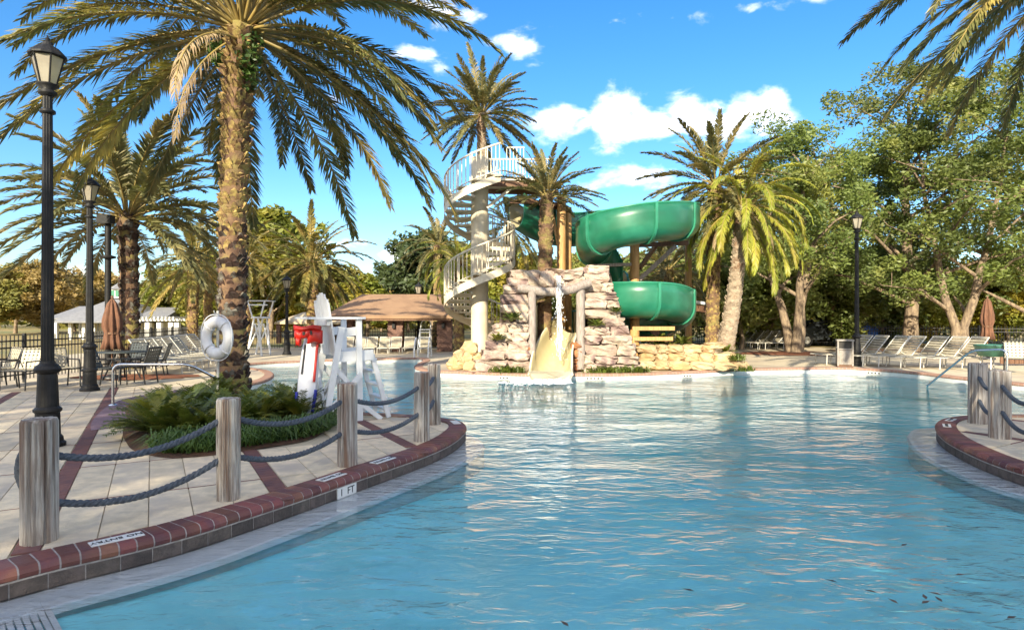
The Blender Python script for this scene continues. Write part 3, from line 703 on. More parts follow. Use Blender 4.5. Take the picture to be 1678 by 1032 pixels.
def palm(label, base, top, r0, r1, nfr, flen, FS, seed, bark=palmbark_m, bootm=boot_m, boot=.05, dz=.16, nt_=9, group='date palms', dead=0, emin=-50, emax=85, azs=None, skip=None, bend=0.0, name='palm_tree', old_shade_boot=0):
    rr = random.Random(seed); base = Vector(base); top = Vector(top)
    T = thing(name, label, 'palm tree', base, 0, group)
    mb, mb2 = MB(), MB(); mb3 = MB() if old_shade_boot else None; trunk_geo(mb, mb2, (0, 0, -.05), top-base, r0, r1, nt_, dz, boot, seed, bend=bend, mb3=mb3, split=old_shade_boot)
    tr_ = part('trunk', mb, bark, T); part('leaf_bases', mb2, bootm, tr_, 'stuff')
    if old_shade_boot:
        part('old_shaded_leaf_bases', mb3, old_shade_boot_m, tr_, 'stuff'); hh_ = (top-base).z
        link('fern_tuft', leaf_cloud([(.30, -.12, hh_-.75), (.34, -.05, hh_-.45), (.30, -.1, hh_-1.1), (-.28, -.1, hh_-.6)], [.2, .22, .16, .14], 260, .06, 5, flat=1.2, m=liriope_m), tr_)
    c = top-base
    for i in range(nfr):
        t = (i+.5)/nfr; e = emax+(emin-emax)*t**.85+rr.uniform(-6, 6); a = i*2.39996+rr.uniform(-.25, .25)+seed
        if skip and skip(a % (2*PI), e): continue
        k = min(range(8), key=lambda q: abs(ELV[q]-e)); me = FS[k][rr.randrange(len(FS[k]))]; s_ = flen/5.0*rr.uniform(.86, 1.08)
        off = Vector((math.cos(a), math.sin(a), 0))*r1*.55
        link('frond', me, T, c+off+Vector((0, 0, .25*r1-.5*t*r1*2)), (rr.uniform(-.12, .12), math.radians(ELV[k]-e)*.7, a), (s_,)*3)
    for i in range(dead):
        a = rr.uniform(0, 2*PI) if not (azs and i < len(azs)) else azs[i]; s_ = flen/5*rr.uniform(.55, .9); off = Vector((math.cos(a), math.sin(a), 0))*r1*.9
        o = link('frond', FS_dead[i % 3], T, c+off+Vector((0, 0, -.35)), (0, 0, a), (s_,)*3); o['label'] = 'dead brown frond hanging down'
    return T
b = G(383, 652); d = b[1]
palm('great date palm with shaggy trunk rising from the near planting bed', (*b, 0), AT(398, 42, d), .255, .225, 98, 5.1, FS_main, 1, boot=.085, dz=.12, nt_=11, dead=3, azs=[-1.75, -2.1, 2.6, 3.4, -1.2], emin=-27, bend=-.1, skip=lambda a, e: e < 22 and abs((a-1.5*PI+PI) % (2*PI)-PI) < (1.1 if e < 2 else .55), old_shade_boot=.42)
b = (XD(213, 19.5), 19.5)
palm('bushy grey green date palm left of the great palm, behind the loungers', (*b, 0), AT(210, 352, 19.5), .26, .25, 70, 4.0, FS_grey, 2, dead=0, boot=.07, emin=-14, bootm=old_shade_boot_m, skip=lambda a, e: e < 12 and abs((a-1.5*PI+PI) % (2*PI)-PI) < .6)  # dark bases here put the shade on this trunk into its colour
palm('leaning shorter palm with orange trunk behind the life ring, left of two', (XD(314, 27), 27, 0), AT(318, 425, 27), .22, .20, 34, 2.9, FS_date, 3, dead=2, boot=.07, nt_=8)
palm('slim palm close behind the great trunk, right of two', (XD(341, 30), 30, 0), AT(341, 445, 30), .20, .17, 30, 2.6, FS_date, 4, boot=.06, nt_=8)
palm('golden date palm standing behind the lifeguard chair', (XD(512, 33), 33, 0), AT(511, 430, 33), .26, .26, 60, 3.3, FS_date, 5, boot=.08, nt_=8)
palm('tall palm whose crown opens above the spiral stair column', (XD(789, 24), 24, 0), AT(789, 186, 24), .19, .16, 64, 2.35, FS_up, 6, boot=.03, nt_=8, bark=palebark_m, bootm=palebark_m, emin=-38)
palm('dark trunked palm growing in front of the upper green slide', (XD(890, 19.6), 19.6, 0), AT(896, 318, 19.6), .23, .20, 48, 1.72, FS_up, 7, boot=.05, dz=.13, emin=-4, bark=palmbark_m, bootm=palmbark_m)
palm('brown green palm behind the yellow palm, right of the slide', (XD(1166, 22.2), 22.2, 0), AT(1172, 300, 22.2), .22, .22, 50, 2.7, FS_up, 8, boot=.05, dz=.13, bootm=boot_m)
palm('bright yellow green palm with a leaning pale trunk right of the slide', (XD(1183, 21.2), 21.2, 0), AT(1216, 338, 21.2), .30, .17, 52, 2.95, FS_yel, 9, bark=palebark_m, bootm=palebark_m, boot=.05, dz=.12, dead=4, azs=[-1.2, -.5, .1, 3.6], bend=.12)
palm('palm at the right picture edge whose fronds hang into the top corner', (9.0, 9.3, 0), (8.85, 9.4, 7.35), .28, .28, 76, 3.35, FS_main, 10, boot=.06, nt_=9, dead=0, emin=-18)
palm('drooping light green palm left of the spiral stair', (XD(752, 27), 27, 0), AT(752, 430, 27), .2, .2, 44, 2.0, FS_yel, 11, boot=.05, nt_=7)
palm('small dark palm half hidden behind the middle of the spiral stair', (XD(715, 34), 34, 0), AT(718, 402, 34), .2, .2, 34, 2.4, FS_grey, 12, boot=.05, nt_=7)
palm('palm behind the slide posts with its trunk hidden by the rocks', (XD(840, 28), 28, 0), AT(835, 372, 28), .22, .2, 40, 2.4, FS_date, 13, boot=.05, nt_=7)
palm('low shaded palm between the two green slide loops', (XD(1095, 27), 27, 0), AT(1095, 440, 27), .22, .2, 44, 2.8, FS_grey, 14, boot=.05, nt_=7)
palm('palm with golden fronds just left of the white tube guard stand', (XD(405, 36), 36, 0), AT(405, 420, 36), .22, .2, 44, 3.0, FS_date, 15, boot=.05, nt_=7)

# ------------------------------------------------------------------ broadleaf trees
def tree_meshes(h, spread, seed, stems=1, n_limb=9, per=150, size=.15, clear=.25, r0=.22, sig=.55, m=oakleaf_m, splay=.35, extra=40, top=1.0):
    rr = random.Random(seed); mb = MB(); cen = []; sg = []
    roots = []
    for s_ in range(stems):
        a = 2*PI*s_/stems+rr.uniform(-.3, .3)+seed; q = splay if stems > 1 else .08
        p = [Vector((.12*math.cos(a)*(stems > 1), .12*math.sin(a)*(stems > 1), -.1))]
        for i in range(1, 9):
            t = i/8; rad = q*h*.45*t**.9*(1 if stems > 1 else .5)
            p.append(Vector((math.cos(a)*rad+rr.uniform(-.12, .12), math.sin(a)*rad+rr.uniform(-.12, .12), h*.78*t)))
        mb.tube(p, [r0*(1-.8*i/8)*(1.25 if i == 0 else 1)/(stems**.25) for i in range(9)], 9); roots.append(p)
    for k in range(n_limb*stems):
        p = roots[k % stems]; t = clear+(1-clear)*((k//stems)+rr.random())/n_limb*.95; i = min(7, int(t*8)); o = p[i].lerp(p[i+1], t*8-i)
        a = k*2.4+rr.uniform(-.4, .4); z_ = t*.78*h; wid = spread*math.sin(PI*min(.92, .22+.72*t))**.7*rr.uniform(.55, 1.0)
        e = Vector((math.cos(a)*wid, math.sin(a)*wid, min(h*.97, z_+h*rr.uniform(.08, .22)*top))); 
        mid = o.lerp(e, .5)+Vector((rr.uniform(-.2, .2), rr.uniform(-.2, .2), h*.03)); ls = [o, o.lerp(mid, .5)+Vector((rr.uniform(-.15, .15), rr.uniform(-.15, .15), .05)), mid, e]
        rl = r0*.42*(1-.6*t); mb.tube(ls, [rl, rl*.75, rl*.5, rl*.15], 6)
        for q in (.45, .6, .75, .88, 1.0):
            cpt = ls[1].lerp(mid, (q-.3)/.3) if q < .5 else mid.lerp(e, (q-.5)/.5)
            w2 = cpt+Vector((rr.gauss(0, .55), rr.gauss(0, .55), rr.gauss(.15, .35))); cen.append(w2); sg.append(sig*rr.uniform(.6, 1.2))
            mb.tube([cpt, w2], [rl*.22, .012], 4, cap=False)
    for k in range(extra):
        a = rr.uniform(0, 2*PI); t = rr.uniform(.3, 1.0); wid = spread*rr.random()**.6*math.sin(PI*min(.93, .2+.72*t))
        cen.append(Vector((math.cos(a)*wid, math.sin(a)*wid, h*(.18+.8*t)*.98))); sg.append(sig*rr.uniform(.5, 1.0))
    return mb.mesh('trunk', oakbark_m), leaf_cloud([tuple(c) for c in cen], sg, per, size, seed, m=m)
def place_tree(name, label, ms, x, y, rz, s, group, m=None, sz=None, cat='tree'):
    T = thing(name, label, cat, (x, y, -.03), rz, group); T.scale = (s, s, sz or s)
    link('trunk', ms[0], T); c = link('crown', ms[1], T)
    if m: c.material_slots[0].link = 'OBJECT'; c.material_slots[0].material = m
    return T
OA = tree_meshes(10.5, 3.9, 21, stems=3, n_limb=9, per=215, size=.09, clear=.30, r0=.28, sig=.56, splay=.45, extra=14)
OB = tree_meshes(13.8, 5.4, 22, stems=1, n_limb=22, per=205, size=.095, clear=.14, r0=.30, sig=.58, extra=10)
OC = tree_meshes(12, 4.6, 23, stems=2, n_limb=12, per=220, size=.095, clear=.13, r0=.24, sig=.56, splay=.3, extra=8)
OD = tree_meshes(8, 3.6, 24, stems=1, n_limb=16, per=120, size=.22, clear=.15, r0=.2, sig=.75, extra=40)
OS = tree_meshes(13.5, 5.4, 27, stems=1, n_limb=24, per=21, size=.20, clear=.12, r0=.34, sig=.85, extra=90)
OE = tree_meshes(6, 3.2, 25, stems=2, n_limb=10, per=130, size=.16, clear=.08, r0=.14, sig=.7, extra=50, splay=.4)
gR = 'oak trees behind the right bank'
def tr(label, ms, px, dpt, rz, s, m=None, group=gR, sz=None, name='oak_tree'):
    return place_tree(name, label, ms, XD(px, dpt), dpt, rz, s, group, m, sz)
tr('three stemmed pale oak in red mulch right of the loungers', OA, 1303, 27.5, .55, 1.0)
tr('tall airy oak behind the lamp post at right', OB, 1492, 29, .3, 1.07)
tr('forked oak behind the right loungers, left of the folded umbrella', OC, 1573, 27, 1.3, 1.02)
tr('tall oak at the right picture edge behind the folded umbrella', OB, 1690, 31, 2.2, 1.08)
tr('oak rising behind the three stemmed pale oak', OC, 1390, 36, 2.9, .95)
tr('round oak behind the yellow green palm', OB, 1262, 37, 4.1, .80)
tr('dark leafed oak behind the lower green slide', OC, 1130, 36, .2, .62)
tr('oak in the deep shade between the two right palms', OE, 1215, 31, 1.1, .95)
tr('low bushy oak behind the row of middle loungers', OE, 1255, 33, 2.5, .95)
tr('low bushy oak behind the trash bin', OE, 1375, 34, 4.0, .9)
tr('low bushy oak behind the lamp post at right', OE, 1440, 36, 5.0, .95)
tr('low bushy oak right of the folded brown umbrella', OE, 1650, 36, .7, .9, brightleaf_m)
tr('bright leafed tree seen between the right oak trunks', OE, 1530, 38, 1.7, .85, brightleaf_m)
tr('dark tree behind the rock waterfall, seen through the slide posts', OE, 985, 33, 3.3, .82)
tr('dark tree behind the lower slide loop', OE, 1065, 34, .3, .85)
tr('green tree behind the palm in front of the slide', OE, 865, 36, 5.3, .85, brightleaf_m)
tr('tree rising far behind between the slide and the palms', OC, 1190, 44, 5.0, .72)
gL = 'autumn trees beyond the lawn'
for px, dpt, top, ms, m, rz, lb in (
    (25, 62, 438, OD, autumnleaf_m, .2, 'orange autumn tree at the far left edge behind the fence'), (75, 58, 432, OD, autumnleaf_m, 1.9, 'orange autumn tree behind the tall near lamp post'),
    (122, 70, 455, OD, olive_m, 3.1, 'olive tree between the two left lamp posts'), (160, 66, 448, OD, autumnleaf_m, 4.0, 'golden tree behind the clubhouse cupola'),
    (-25, 55, 440, OD, olive_m, 5.1, 'olive autumn tree just out at the left picture edge'), (262, 64, 462, OD, olive_m, .9, 'olive tree behind the right clubhouse wing'),
    (300, 50, 440, OD, brightleaf_m, 2.2, 'yellow green tree behind the leaning shorter palm'), (360, 48, 420, OD, brightleaf_m, 3.0, 'yellow green tree behind the great palm trunk'),
    (440, 47, 352, OD, brightleaf_m, 1.3, 'tall yellow green tree right of the great palm trunk'), (485, 52, 430, OD, brightleaf_m, 4.2, 'yellow green tree behind the thin distant lamp post'),
    (555, 50, 440, OD, olive_m, 5.2, 'olive tree above the left end of the pavilion roof'), (600, 48, 455, OD, brightleaf_m, .5, 'spreading tree above the middle of the pavilion roof'),
    (625, 70, 460, OD, autumnleaf_m, 2.6, 'rusty tree far behind the pavilion roof'), (670, 66, 452, OD, autumnleaf_m, 3.7, 'pale orange tree far behind the pine'),
    (705, 44, 385, OD, darkleaf_m, 1.0, 'dark evergreen left of the spiral stair'), (745, 60, 440, OD, olive_m, 2.0, 'olive tree behind the foot of the spiral stair'),
    (800, 46, 400, OD, brightleaf_m, .1, 'green tree behind the stair column'), (930, 46, 425, OD, olive_m, .8, 'olive tree above the rock waterfall'),
    (215, 78, 470, OD, olive_m, 4.4, 'distant olive tree behind the clubhouse roof'), (415, 62, 440, OD, autumnleaf_m, 3.3, 'orange tree behind the white tube guard stand')):
    hh = ZD(top, dpt); tr(lb, ms, px, dpt, rz, max(.6, hh/8*1.05) if hh > 7 else .85, m, gL, hh/8*1.05, 'broadleaf_tree')
# a thin pine
mb = MB(); x = XD(652, 60); mb.tube([(0, 0, 0), (.2, 0, 4), (0, 0, 7.0)], [.16, .12, .06], 7)
rr = random.Random(8); cs = [(rr.gauss(0, .8), rr.gauss(0, .8), 5.4+abs(rr.gauss(0, .75))) for _ in range(26)]
T = thing('pine_tree', 'thin dark pine standing above the pavilion roof', 'tree', (x, 60, -.03)); part('trunk', mb, oakbark_m, T); link('crown', leaf_cloud(cs, [.5]*26, 110, .2, 4, m=darkleaf_m), T)
# the mass of the far wood
rs = np.random.RandomState(3); cs = []; sg = []
for i in range(360):
    a = rs.uniform(-1.0, 1.0); dd = rs.uniform(75, 110); hh = (3.5+2.5*rs.rand()+(2.5 if a > .15 else 0)); cs.append((math.tan(a*.95)*dd*.9, dd, hh*rs.rand())); sg.append(rs.uniform(1.6, 2.8))
o = link('far_wood', leaf_cloud(cs, sg, 60, .75, 9, m=olive_m)); o['kind'] = 'stuff'
o['label'] = 'far wood closing the view behind the lawn'
# hedge mass in the shade under the right oaks
cs = []; sg = []
for i in range(190):
    px_ = rs.uniform(1080, 1760); dd = rs.uniform(37, 42); cs.append((XD(px_, dd), dd, rs.uniform(.2, 5.0))); sg.append(rs.uniform(.6, 1.0))
o = link('shrub_hedge', leaf_cloud(cs, sg, 150, .16, 12, m=olive_m)); o['kind'] = 'stuff'; o['label'] = 'dark hedge of shrubs beyond the right fence'
# tall trees behind the viewer that shade the near deck
for i, (x, y, ms, rz, s) in enumerate(((-30, -21, OS, .4, 1.34), (-24.5, -23, OS, 1.6, 1.40), (-19, -21.5, OS, 2.8, 1.31), (-13.5, -23, OS, 4.0, 1.38), (-8, -21.5, OS, 5.2, 1.31), (-2.5, -23, OS, .9, 1.36), (3.5, -22, OS, 2.0, 1.32))):
    place_tree('oak_tree', ['tall oak behind the viewer, farthest left', 'tall oak behind the viewer, second from the left', 'tall oak behind the viewer, third from the left', 'tall oak behind the viewer, middle of its row', 'tall oak behind the viewer, third from the right', 'tall oak behind the viewer, second from the right', 'tall oak behind the viewer, farthest right'][i], ms, x, y, rz, s, 'shade oaks behind the viewer')

# ------------------------------------------------------------------ planting bed
mb = MB(); k = len(BED); c0 = Vector((sum(p.x for p in BED)/k, sum(p.y for p in BED)/k, .09))
mb.add([p+Vector((0, 0, .004)) for p in BED]+[p.lerp(c0, .12)+Vector((0, 0, .05)) for p in BED]+[c0], [(i, (i+1) % k, k+(i+1) % k, k+i) for i in range(k)]+[(k+i, k+(i+1) % k, 2*k) for i in range(k)], 0, True)
struct(part('planting_bed', mb, soil_m))
mb = MB(); idx = [i for i in range(k) if BED[i].x < c0.x-.3 and BED[i].y > 9.2]
for i in idx:
    a, b_ = BED[i], BED[(i+1) % k]; oa = (a-c0); oa.z = 0; oa = a+oa.normalized()*.45; ob = (b_-c0); ob.z = 0; ob = b_+ob.normalized()*.45
    mb.add([(a.x, a.y, .006), (b_.x, b_.y, .006), (ob.x, ob.y, .006), (oa.x, oa.y, .006)], [(0, 1, 2, 3)])
o = struct(part('bed_border', mb, purple_m))
def coontie(seed, nf=46, L=.85):
    rr = random.Random(seed); V = []; Fc = []
    for i in range(nf):
        a = i*2.4+rr.uniform(-.3, .3); e = math.radians(rr.uniform(32, 88)); ln = L*rr.uniform(.7, 1.1); p = Vector((math.cos(a)*.05, math.sin(a)*.05, 0)); K = 13
        for k in range(K):
            s = k/K; an = e-s*math.radians(52); T = Vector((math.cos(a)*math.cos(an), math.sin(a)*math.cos(an), math.sin(an))); p2 = p+T*ln/K
            S = Vector((-math.sin(a), math.cos(a), 0))
            o = len(V); V += [p-S*.006, p+S*.006, p2+S*.005, p2-S*.005]; Fc.append((o, o+1, o+2, o+3))
            if s > .18:
                for sd in (-1, 1):
                    for q in (0, .5):
                        l2 = .17*math.sin(PI*(.2+.75*s))**.5*rr.uniform(.8, 1.2)*L/.85; bs = p.lerp(p2, q); dd = (S*sd*.85+T*.55+Vector((0, 0, rr.uniform(0, .35)))).normalized(); wv = dd.cross(T+Vector((rr.uniform(-.3, .3), rr.uniform(-.3, .3), .4))).normalized()*.0
                        wv = T*.011
                        o = len(V); V += [bs-wv, bs+wv, bs+dd*l2*.6+wv*1.2, bs+dd*l2*.6-wv*1.2, bs+dd*l2-Vector((0, 0, .02))]; Fc += [(o, o+1, o+2, o+3), (o+3, o+2, o+4)]
            p = p2
    mb = MB(); mb.add(V, Fc); return mb.mesh('foliage', coontie_m)
CT = [coontie(i) for i in range(4)]
cp = [(252, 712, 'leafy bush at the left corner of the planting bed'), (268, 722, 'bush at the left front of the bed with yellow tips'), (310, 724, 'bush at the front of the bed, left of its middle'), (272, 690, 'bush at the back left of the planting bed'),
      (300, 694, 'bush in the left half of the bed behind the front bushes'), (340, 704, 'bush just left of the post before the plants'), (335, 680, 'bush at the back of the bed left of the great trunk'), (385, 706, 'bush right behind the post before the plants'),
      (425, 700, 'low bush right of the post before the plants'), (455, 690, 'bush in the right half of the bed'), (490, 694, 'bush at the right end of the bed by the white chair'), (415, 676, 'bush at the foot of the great trunk, right side'), (362, 668, 'bush against the front of the great trunk'), (475, 680, 'bush at the back right of the bed near the rescue board'), (352, 722, 'front bush directly left of the middle post')]
for i, (px_, py_, lb) in enumerate(cp):
    x, y = G(px_, py_); o = link('coontie_bush', CT[i % 4], None, (x, y, .05), (0, 0, i*1.3), ((.70 if px_ < 400 else .64)*(1+.12*math.sin(i*2.1)),)*3); tag(o, lb, 'bush', 'bushes in the palm planting bed')
# liriope along the front of the bed
rr = random.Random(4); V = []; Fc = []
front = [G(px_, py_) for px_, py_ in ((250, 744), (300, 747), (350, 742), (400, 735), (450, 727), (500, 718), (524, 709))]
cur = catmull([Vector((*p, 0)) for p in front], .05, False)
for i in range(5200):
    p = rr.choice(cur)+Vector((rr.uniform(-.12, .12), rr.uniform(.0, .75), .03)); a = rr.uniform(0, 2*PI); ln = rr.uniform(.14, .30); o_ = Vector((math.cos(a), math.sin(a), 0)); s_ = Vector((-o_.y, o_.x, 0))*.007; h_ = ln*rr.uniform(.35, .9)
    o = len(V); V += [p-s_, p+s_, p+o_*ln*.4+Vector((0, 0, h_))+s_, p+o_*ln*.4+Vector((0, 0, h_))-s_, p+o_*ln+Vector((0, 0, h_*.55))]; Fc += [(o, o+1, o+2, o+3), (o+3, o+2, o+4)]
mb = MB(); mb.add(V, Fc); o = part('ground_cover', mb, liriope_m); o['kind'] = 'stuff'; o['label'] = 'low grassy ground cover along the front of the bed'
V = []; Fc = []

# ------------------------------------------------------------------ life ring and its pole
d = 10.6; c = AT(356, 553, d); T = thing('life_ring', 'white life ring hanging on a thin pole beside the great palm trunk', 'life ring', c, math.radians(-27))
mb = MB(); n, m_ = 40, 12; R, r_ = .275, .098; vs = []
for i in range(n):
    a = 2*PI*i/n
    for j in range(m_):
        b_ = 2*PI*j/m_; q = R+r_*math.cos(b_); vs.append((q*math.cos(a), r_*.75*math.sin(b_), q*math.sin(a)))
mb.add(vs, [(i*m_+j, i*m_+(j+1) % m_, ((i+1) % n)*m_+(j+1) % m_, ((i+1) % n)*m_+j) for i in range(n) for j in range(m_)], 0, True); part('ring', mb, ring_m, T)
mb = MB(); q = [Vector(((R+r_+.012+.03*abs(math.sin(2*a)))*math.cos(a), -.02, (R+r_+.012+.03*abs(math.sin(2*a)))*math.sin(a))) for a in np.linspace(0, 2*PI, 60)]; mb.tube(q, .009, 5); part('grab_line', mb, white_m, T)
for a in (PI/4, 3*PI/4, 5*PI/4, 7*PI/4):
    mb = MB(); q = [Vector((math.cos(a)*(R+1.04*r_*math.cos(t)), 1.06*r_*.75*math.sin(t), math.sin(a)*(R+1.04*r_*math.cos(t)))) for t in np.linspace(0, 2*PI, 14)]; mb.tube(q, .016, 5); part('band', mb, ring_m, T)
p = AT(357, 553, d+.14); mb = MB(); mb.tube([(0, 0, 0), (0, 0, ZD(512, d))], .022, 8); mb.tube([(0, 0, ZD(512, d)-.06), (0, -.12, ZD(512, d)-.04), (0, -.14, ZD(512, d))], .012, 6)
tag(part('ring_pole', mb, chairframe_m, loc=(p.x, p.y, .03)), 'thin metal pole with hook carrying the life ring', 'pole')

# ------------------------------------------------------------------ handrails
def rail(label, pts, r=.024):
    mb = MB(); P = [Vector(p) for p in pts]; o = P[0].copy(); cur = [P[0]]
    for i in range(1, len(P)-1):
        a = (P[i-1]-P[i]); b_ = (P[i+1]-P[i]); k = min(.16, a.length*.4, b_.length*.4); a.normalize(); b_.normalize()
        for t in np.linspace(0, 1, 6): cur.append((P[i]+a*k)*(1-t)**2+P[i]*2*t*(1-t)+(P[i]+b_*k)*t*t)
    cur.append(P[-1]); T = thing('handrail', label, 'handrail', (o.x, o.y, 0)); mb.tube([p-Vector((o.x, o.y, 0)) for p in cur], r, 10); part('tube', mb, steel_m, T)
    for p in (P[0], P[-1]):
        if p.z > -.1: m2 = MB(); m2.lathe([(.07, 0), (.07, .012), (.03, .03)], 14, c=(p.x-o.x, p.y-o.y, .0)); part('base_flange', m2, steel_m, T)
x, y = G(185, 664); rail('steel handrail bending down behind the great palm trunk', [(x, y, 0), (x, y, .74), AT(310, 597, 11.3), AT(372, 628, 11.9)-Vector((0, 0, 0)), (XD(395, 12.2)-.0, 12.6, 0.02)])
rail('steel handrail sloping into the water beside the right island', [(*G(1650, 634), 0), (*G(1650, 634), .86), AT(1592, 574, 14.9), AT(1519, 632, 15.9)])
for dx, lb in ((0, 'white curved grab rail on the far bank, left of a pair'), (.55, 'white curved grab rail on the far bank, right of a pair')):
    q = Vector(AT(682, 585, 25)); q.z = 0; q.x += dx; mb = MB(); cur = [q+Vector((0, -.5*math.cos(a)*1.0, .75*math.sin(a))) for a in np.linspace(0, PI, 14)]
    T = thing('grab_rail', lb, 'handrail', q, 0, 'grab rails on the far bank'); mb.tube([p-q for p in cur], .03, 8); part('tube', mb, white_m, T)

# ------------------------------------------------------------------ lifeguard chair, board, vest
d = 9.9; o = AT(560, 519, d); o.z = 0; k = d/F
T = thing('lifeguard_chair', 'tall white lifeguard chair with ladder standing by the planting bed', 'lifeguard chair', o, math.radians(30))
def L(px, py, s): return Vector(((px-560)*k, s, ZD(py, d)))
W2 = .44
def bm_(name, a, b_, wd=.09, ht=.045, up=(0, 1, 0)): mb = MB(); mb.beam(a, b_, wd, ht, up=up); return part(name, mb, white_m, T)
for s in (-W2, W2):
    e = Vector(L(523, 690, s)); e.z = 0; bm_('leg', L(548, 535, s), e)
    e = Vector(L(577, 690, s)); e.z = 0; bm_('leg', L(575, 521, s), e, .085)
    e = Vector(L(612, 688, s)); e.z = 0; bm_('brace', L(577, 655, s)+Vector((0, .046*(1 if s < 0 else -1), 0)), e, .07)
    bm_('side_rail', L(545, 545, s)+Vector((0, .047, 0)), L(578, 541, s)+Vector((0, .047, 0)), .13)
    bm_('side_rail', L(541, 582, s)+Vector((0, .047, 0)), L(600, 580, s)+Vector((0, .047, 0)), .16)
    bm_('brace', L(577, 610, s)-Vector((0, .05, 0)), L(528, 665, s)-Vector((0, .05, 0)), .08)
    bm_('brace', L(540, 600, s)+Vector((0, .05, 0)), L(574, 640, s)+Vector((0, .05, 0)), .07)
    mb = MB(); mb.box((L(540, 521, s)+Vector((0, 0, 0))), (.86, .13, .035)); part('armrest', mb, white_m, T)
    e = Vector(L(628, 676, s*.75)); e.z = 0; bm_('ladder_stile', L(600, 580, s*.75), e, .07)
for i, t in enumerate((.08, .30, .52, .74, .93)):
    a = L(600, 580, 0).lerp(L(628, 678, 0), t); mb = MB(); mb.box(a, (.11, W2*1.5+.02, .03)); part('rung', mb, white_m, T)
mb = MB(); mb.box(L(562, 578, 0), (.42, W2*2-.1, .035)); part('seat', mb, white_m, T)
bm_('cross_brace', L(537, 610, -W2), L(528, 668, W2), .07, up=(1, 0, 0)); bm_('cross_brace', L(537, 610, W2)+Vector((-.05, 0, 0)), L(528, 668, -W2)+Vector((-.05, 0, 0)), .07, up=(1, 0, 0))
for i in range(5):
    y_ = (i-2)*.182; top = L(522, 485, 0).z-.01-.11*(abs(i-2)/2)**2; a = L(540, 580, 0); a.y = y_; b_ = Vector((L(527, 485, 0).x, y_*1.04, top))
    mb = MB(); mb.beam(a, b_, .172, .025, up=(1, 0, 0.12)); t2 = b_+(b_-a).normalized()*.055; mb.beam(b_, t2, .172*(.9 if i == 2 else .62), .024, up=(1, 0, .12)); part('back_slat', mb, white_m, T)
bm_('back_rail', L(531, 528, -W2)-Vector((.03, 0, 0)), L(531, 528, W2)-Vector((.03, 0, 0)), .09, up=(1, 0, 0))
# rescue board
a = AT(498, 655, 9.35); a.z = 0; b_ = AT(512, 533, 9.55); mb = MB(); ax = (b_-a); Lb = ax.length; n = 22; vs = []
for i in range(n+1):
    t = i/n; w_ = .150*(max(0, math.sin(PI*min(1, .10+.86*t)))**.45); p = a.lerp(b_, t); nn = Vector((.1, -1, .1)).normalized()
    for s_, dz_ in ((-1, 0), (-.8, .03), (.8, .03), (1, 0), (.8, -.03), (-.8, -.03)): vs.append(p+Vector((s_*w_, 0, s_*w_*.0))+nn*dz_)
mb.add([v-a for v in vs], [(i*6+j, i*6+(j+1) % 6, (i+1)*6+(j+1) % 6, (i+1)*6+j) for i in range(n) for j in range(6)]+[(0, 1, 2, 3, 4, 5), tuple(range(n*6, n*6+6))[::-1]], 0, True)
T = thing('rescue_board', 'white rescue board with blue edges leaning on the lifeguard chair', 'rescue board', a); part('board', mb, board_m, T)
for s_, t0, t1 in ((-1, .05, .32), (1, .05, .34)):
    m2 = MB(); q = []
    for t in np.linspace(t0, t1, 8):
        w_ = .150*(math.sin(PI*min(1, .10+.86*t))**.45); p = a.lerp(b_, t)-a; q.append(p+Vector((s_*w_*.97, -.02, 0)))
    m2.tube(q, .026, 6); part('blue_edge', m2, blue_m, T)
m2 = MB(); q = [a.lerp(b_, t)-a+Vector((.13-.02*math.sin(t*3), -.04, 0)) for t in np.linspace(.42, .95, 8)]; m2.tube(q, .022, 6); part('red_strap', m2, red_m, T)
m2 = MB(); q = [a.lerp(b_, t)-a+Vector((-.11+.05*t, -.045, 0)) for t in np.linspace(.5, .8, 6)]; m2.tube(q, .012, 6); part('tow_strap', m2, darkopen_m, T)
# red rescue vest
c = AT(505, 548, 9.38); T = thing('rescue_vest', 'red rescue float draped over the top of the rescue board', 'rescue float', c, .1)
for x_, z_, wd, ht in ((-.01, .095, .40, .075), (-.125, .0, .15, .13), (.10, -.03, .22, .20), (-.03, .01, .16, .12), (-.14, -.10, .08, .14)):
    mb = MB(); n = 8; vs = []
    for i in range(n+1):
        for j in range(n+1):
            u, v = i/n*2-1, j/n*2-1; vs.append((x_+u*wd/2, -.05*(1-abs(u)**3)*(1-abs(v)**3)-.02+.006*math.sin(9*u+5*v), z_+v*ht/2+.012*math.sin(4*u+x_*20)))
    k_ = len(vs); vs += [(v[0], .03, v[2]) for v in vs]
    fs = [(i*(n+1)+j, (i+1)*(n+1)+j, (i+1)*(n+1)+j+1, i*(n+1)+j+1) for i in range(n) for j in range(n)]
    fs2 = [tuple(q+k_ for q in f[::-1]) for f in fs]; bd = [i for i in range(n+1)]+[(i)*(n+1)+n for i in range(1, n+1)]+[n*(n+1)+j for j in range(n-1, -1, -1)]+[i*(n+1) for i in range(n-1, 0, -1)]
    mb.add(vs, fs+fs2+[(bd[i], bd[(i+1) % len(bd)], bd[(i+1) % len(bd)]+k_, bd[i]+k_) for i in range(len(bd))], 0, True); part('float_panel', mb, red_m, T)
for q, dq in (((-.05, -.078, .02), (.035, .015, .05)), ((.06, -.085, .03), (.03, .015, .06))): mb = MB(); mb.box(q, dq); part('buckle', mb, darkopen_m, T)

